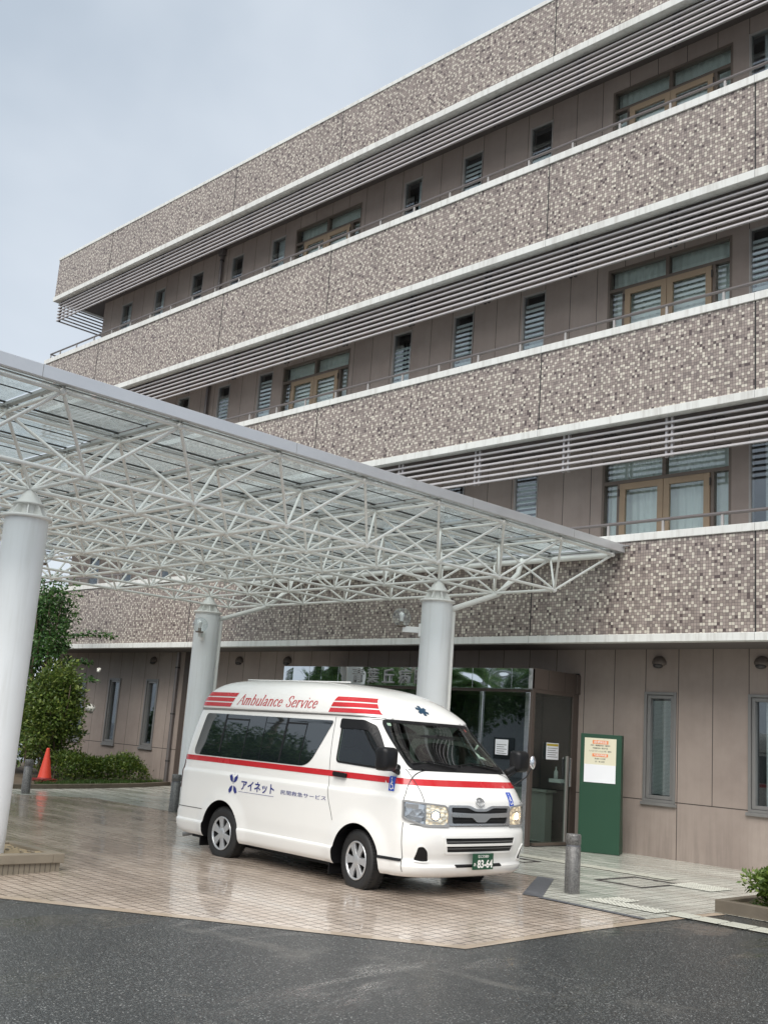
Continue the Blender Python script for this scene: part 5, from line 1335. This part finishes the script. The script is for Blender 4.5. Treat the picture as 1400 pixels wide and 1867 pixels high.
# lower intake
I = decal('lower_intake', [rpoly([(-.50, .515), (.50, .515), (.545, .655), (-.545, .655)], .012, 3)], M['vblack'], V, front_map(.003))
slab('intake_bar', [ribbon(dense([(-.53, .588), (.53, .588)]), .022)], M['vpaint'], I, front_map, .003, .016)
slab('intake_frame', [rpoly([(-.53, .495), (.53, .495), (.575, .675), (-.575, .675)], .02, 3), rpoly([(-.50, .515), (.50, .515), (.545, .655), (-.545, .655)], .012, 3)], M['vpaint'], I, front_map, .0, .010)
for z in (.55, .62): decal('intake_slat', [ribbon(dense([(-.52, z), (.52, z)]), .005)], M['vgrey'], I, front_map(.005))
for s in (-1, 1):
    P = [(s * .70, .42), (s * .76, .415), (s * .835, .425), (s * .825, .56), (s * .78, .565), (s * .735, .52)]
    sI = [s_of_y(min(.92, abs(a)), .5) * s for a, b in P]; poly = [(a, b) for a, (_, b) in zip(sI, P)]
    f = slab('fog_lamp_cover', [rpoly(poly, .02, 3)], M['vblack'], V, wrap_map, .001, .004)
    big = [((a - sum(x for x, _ in poly) / 6) * 1.16 + sum(x for x, _ in poly) / 6, (b - .485) * 1.2 + .485) for a, b in poly]
    slab('fog_lamp_frame', [rpoly(big, .03, 3), rpoly(poly, .02, 3)], M['vpaint'], f, wrap_map, .0, .010)
decal('lower_slot', [rpoly([(-.36, .355), (.36, .355), (.36, .385), (-.36, .385)], .008, 2)], M['vblack'], V, front_map(.003))
if False: slab('bumper_lip', [rpoly([(-.60, .285), (.60, .285), (.55, .345), (-.55, .345)], .02, 3)], M['vpaint'], V, front_map, .0, .018)
# plate
PL = empty('license_plate', (0, 0, 0)); PL.parent = V
px = 1.045
MB().box(px, px + .006, -.165, .165, .335, .500).build('plate_board', M['plate'], PL, bevel=.003)
for txt, y0, y1, z0, z1, b in (('なにわ800', -.085, .085, .455, .488, .012), ('83-64', -.09, .15, .352, .437, .03), ('あ', -.148, -.113, .372, .408, .02)):
    bm = text_bm(txt, 1, bold=b); fit_text(bm, y0, y1, z0, z1); bm_obj(bm, 'plate_text', M['white_ink'], PL, lambda u, v: (px + .0075, u, v), False)
MB().box(px - .07, px, -.06, .06, .36, .45).build('plate_bracket', M['vblack'], PL)
# emblem: three ovals
E_ = MB()
def oval(a, b, cz, t, th=0.0):
    n = 40; vs = []
    for i in range(n):
        q = 2 * PI * i / n
        for k in range(6): r = 2 * PI * k / 6; ca = math.cos(q) * (a + t * math.cos(r)); cb = math.sin(q) * (b + t * math.cos(r)); vs.append((x_at(0, 1.02) + .012 - (cz + cb - 1.02) * .35 + t * math.sin(r), ca, cz + cb))
    E_.add(vs, [(i * 6 + k, ((i + 1) % n) * 6 + k, ((i + 1) % n) * 6 + (k + 1) % 6, i * 6 + (k + 1) % 6) for i in range(n) for k in range(6)], 0, True)
oval(.062, .045, 1.02, .006); oval(.019, .041, 1.02, .0045); oval(.042, .015, 1.042, .0045)
E_.build('emblem', M['silver'], V)
# door handle, sliding door rail, mirrors, wipers
for s in (-1, 1):
    if False: decal('handle_recess', [rpoly([(-.42, 1.135), (-.19, 1.13), (-.18, 1.235), (-.42, 1.24)], .03, 4)], M['vpaint'], V, side_map(s, .003))
    slab('door_handle', [rpoly([(-.41, 1.175), (-.20, 1.165), (-.19, 1.215), (-.41, 1.225)], .02, 4)], M['vblack'], V, lambda o, s=s: side_map(s, o), .008, .03)
def mirror(s):
    R = empty('side_mirror', (0, 0, 0)); R.parent = V; cx, cy, cz = .60, s * 1.075, (1.42 if s < 0 else 1.47)
    m = MB(); prof = rrect(-.105, .105, -.125, .12, .045, 4); n = len(prof); vs = []
    for k, (dx, sc) in enumerate(((-.075, .93), (-.06, 1.0), (.02, 1.0), (.06, .88), (.08, .6))): vs += [(cx + dx, cy + a * sc, cz + b * sc) for a, b in prof]
    m.add(vs, [tuple(range(n)), tuple(reversed(range(4 * n, 5 * n)))] + [(j * n + i, (j + 1) * n + i, (j + 1) * n + (i + 1) % n, j * n + (i + 1) % n) for j in range(4) for i in range(n)], 0, True)
    m.build('mirror_housing', M['vblack'], R)
    MB().box(cx - .078, cx - .076, cy - .082, cy + .082, cz - .12, cz + .11).build('mirror_glass', M['chrome'], R, bevel=.0)
    m = MB(); m.tube((cx, cy - s * .05, cz - .06), (.56, s * .88, 1.33), .03, 10, 0, .04); m.tube((cx, cy - s * .06, cz - .1), (.58, s * .88, 1.28), .022, 8); m.build('mirror_arm', M['vblack'], R)
mirror(-1); mirror(1)
R = empty('corner_mirror', (0, 0, 0)); R.parent = V
m = MB(); m.path([(.72, .84, 1.20), (.80, .96, 1.30), (.83, 1.02, 1.42)], .008, 8); m.build('mirror_stalk', M['vblack'], R)
m = MB(); m.ball((.83, 1.03, 1.47), .07, 0, 16, 10, .35, .7, 1.1); m.build('mirror_glass', M['chrome'], R)
for y0, y1 in ((.62, -.02), (-.12, -.68)):
    R = empty('wiper', (0, 0, 0)); R.parent = V; z0 = 1.345; fm = front_map(.022); fm2 = front_map(.018)
    m = MB(); a = fm(y0, 1.335); b = fm((y0 * .35 + y1 * .65), 1.385); m.tube(a, b, .009, 8, 0, .006); m.build('wiper_arm', M['vblack'], R)
    m = MB(); pts = [fm2(y1 - .02 + (y0 - y1) * .95 * t, 1.368 + .03 * math.sin(PI * t)) for t in [i / 8 for i in range(9)]]; m.path(pts, .006, 6); m.build('wiper_blade', M['vblack'], R)
MB().ball((x_at(-.62, 1.33) + .02, -.62, 1.335), .014, 0, 10, 6).build('washer_nozzle', M['vblack'], V)
# stickers and things behind the glass
decal('inspection_sticker', [[(-.655, 1.765), (-.61, 1.765), (-.61, 1.795), (-.655, 1.795)]], M['white_ink'], V, front_map(.003))
decal('round_sticker', [[(.60 + .018 * math.cos(2 * PI * i / 14), 1.775 + .018 * math.sin(2 * PI * i / 14)) for i in range(14)]], M['vred'], V, front_map(.003))
m = MB(); m.box(-.2, .60, -.80, .80, .70, 1.20); m.box(.05, .66, -.78, .78, 1.20, 1.27); m.build('dashboard', M['dash'], V, bevel=.03)
MB().box(.38, .52, -.42, -.18, 1.275, 1.278).build('dashboard_paper', M['paper'], V)
for y in (-.42, .42):
    m = MB(); m.box(-.80, -.35, y - .24, y + .24, .72, .92); m.box(-.88, -.76, y - .24, y + .24, .92, 1.48); m.box(-.86, -.78, y - .13, y + .13, 1.50, 1.70); m.build('seat', M['seat'], V, bevel=.04, seg=3)
m = MB(); n = 28; c = Vector((-.10, -.42, 1.26)); ax = Vector((.75, 0, -.35)).normalized(); 
u_ = Vector((0, 1, 0)); v_ = ax.cross(u_)
for i in range(n):
    a0, a1 = 2 * PI * i / n, 2 * PI * (i + 1) / n; m.tube(c + (u_ * math.cos(a0) + v_ * math.sin(a0)) * .19, c + (u_ * math.cos(a1) + v_ * math.sin(a1)) * .19, .014, 6, cap=False)
for a in (0, 120, 240): m.tube(c, c + (u_ * math.cos(math.radians(a + 90)) + v_ * math.sin(math.radians(a + 90))) * .18, .016, 6)
m.build('steering_wheel', M['vblack'], V)
m = MB(); m.box(.055, .075, -.12, .12, 1.66, 1.73); m.tube((.07, 0, 1.72), (.02, 0, 1.84), .012, 6); m.build('rear_view_mirror', M['vblack'], V, bevel=.01)
m = MB(); m.path([(.40, .70, 1.46), (.33, .66, 1.48), (.25, .66, 1.56), (.26, .70, 1.62)], .013, 8); m.build('grab_handle', M['lampwhite'], V)
# wheels
def wheel():
    R = empty('wheel', (0, 0, 0)); R.parent = V
    m = MB(); m.lathe([(.20, -.085), (.215, -.092), (.28, -.097), (.305, -.088), (.318, -.065), (.322, 0), (.318, .065), (.305, .088), (.28, .097), (.215, .092), (.20, .085), (.20, -.085)], (0, 0, 0), 56, axis='Y')
    for k in range(56):
        a = 2 * PI * k / 56; T = Matrix.Rotation(a, 4, 'Y')
        for y0, y1 in ((-.080, -.030), (.030, .080)): m.box(.314, .3235, y0, y1, -.010, .010, 0, T)
    m.build('tyre', M['tyre'], R)
    m = MB(); m.lathe([(.0, -.030), (.12, -.03), (.195, -.035), (.205, -.075), (.213, -.090), (.206, -.096), (.198, -.088)], (0, 0, 0), 48, axis='Y'); m.build('rim', M['vblack'], R)
    m = MB()
    m.lathe([(.207, -.090), (.200, -.101), (.186, -.099), (.180, -.085)], (0, 0, 0), 48, axis='Y'); m.lathe([(.0, -.100), (.035, -.100), (.058, -.095), (.066, -.082)], (0, 0, 0), 30, axis='Y')
    for k in range(6):
        a = 2 * PI * k / 6; c, s = math.cos(a), math.sin(a)
        q = [(.03, -.030, -.094), (.03, .030, -.094), (.115, .034, -.092), (.115, -.034, -.092), (.192, .052, -.094), (.192, -.052, -.094)]
        t = [(x, z, y) for x, z, y in q]; vs = [(x * c - z * s, y, x * s + z * c) for x, z, y in t]; vb = [(x * c - z * s, y + .022, x * s + z * c) for x, z, y in t]
        m.add(vs + vb, [(0, 3, 2, 1), (3, 5, 4, 2), (1, 2, 8, 7), (2, 4, 10, 8), (0, 6, 9, 3), (3, 9, 11, 5), (0, 1, 7, 6), (5, 11, 10, 4)])
    for k in range(6): a = 2 * PI * (k + .5) / 6; m.lathe([(.0, -.068), (.009, -.066), (.009, -.04)], (.062 * math.cos(a), 0, .062 * math.sin(a)), 8, axis='Y')
    bm_ = m.build('wheel_cover', M['hubcap'], R, bevel=.003); return R
w0 = wheel()
for i, (x, s, st_) in enumerate(((WX[0], -1, -9), (WX[1], -1, 0), (WX[0], 1, -9), (WX[1], 1, 0))):
    o = w0 if i == 0 else copy_tree(w0, V)
    o.location = (x, s * .815, .320); o.rotation_euler = (0, .35 * i, math.radians(st_) + (PI if s > 0 else 0))
m = MB(); m.box(-3.45, .45, -.70, .70, .18, .32); m.box(-2.6, -2.4, -.72, .72, .22, .42); m.box(-.05, .15, -.72, .72, .2, .42); m.build('underbody', M['vblack'], V)
for x in (-2.98, -.42): MB().box(x, x + .015, -.90, -.71, .12, .34).build('mud_flap', M['vblack'], V)
m = MB(); m.tube((-3.5, -.62, .22), (-3.72, -.66, .17), .028, 12); m.build('exhaust_tip', M['vgrey'], V)
# apron along the roof: narrow rail on the near side
m = MB(); m.tube((-3.0, -.36, 2.262), (-.9, -.36, 2.258), .008, 6); m.build('roof_bead', M['vpaint'], V)
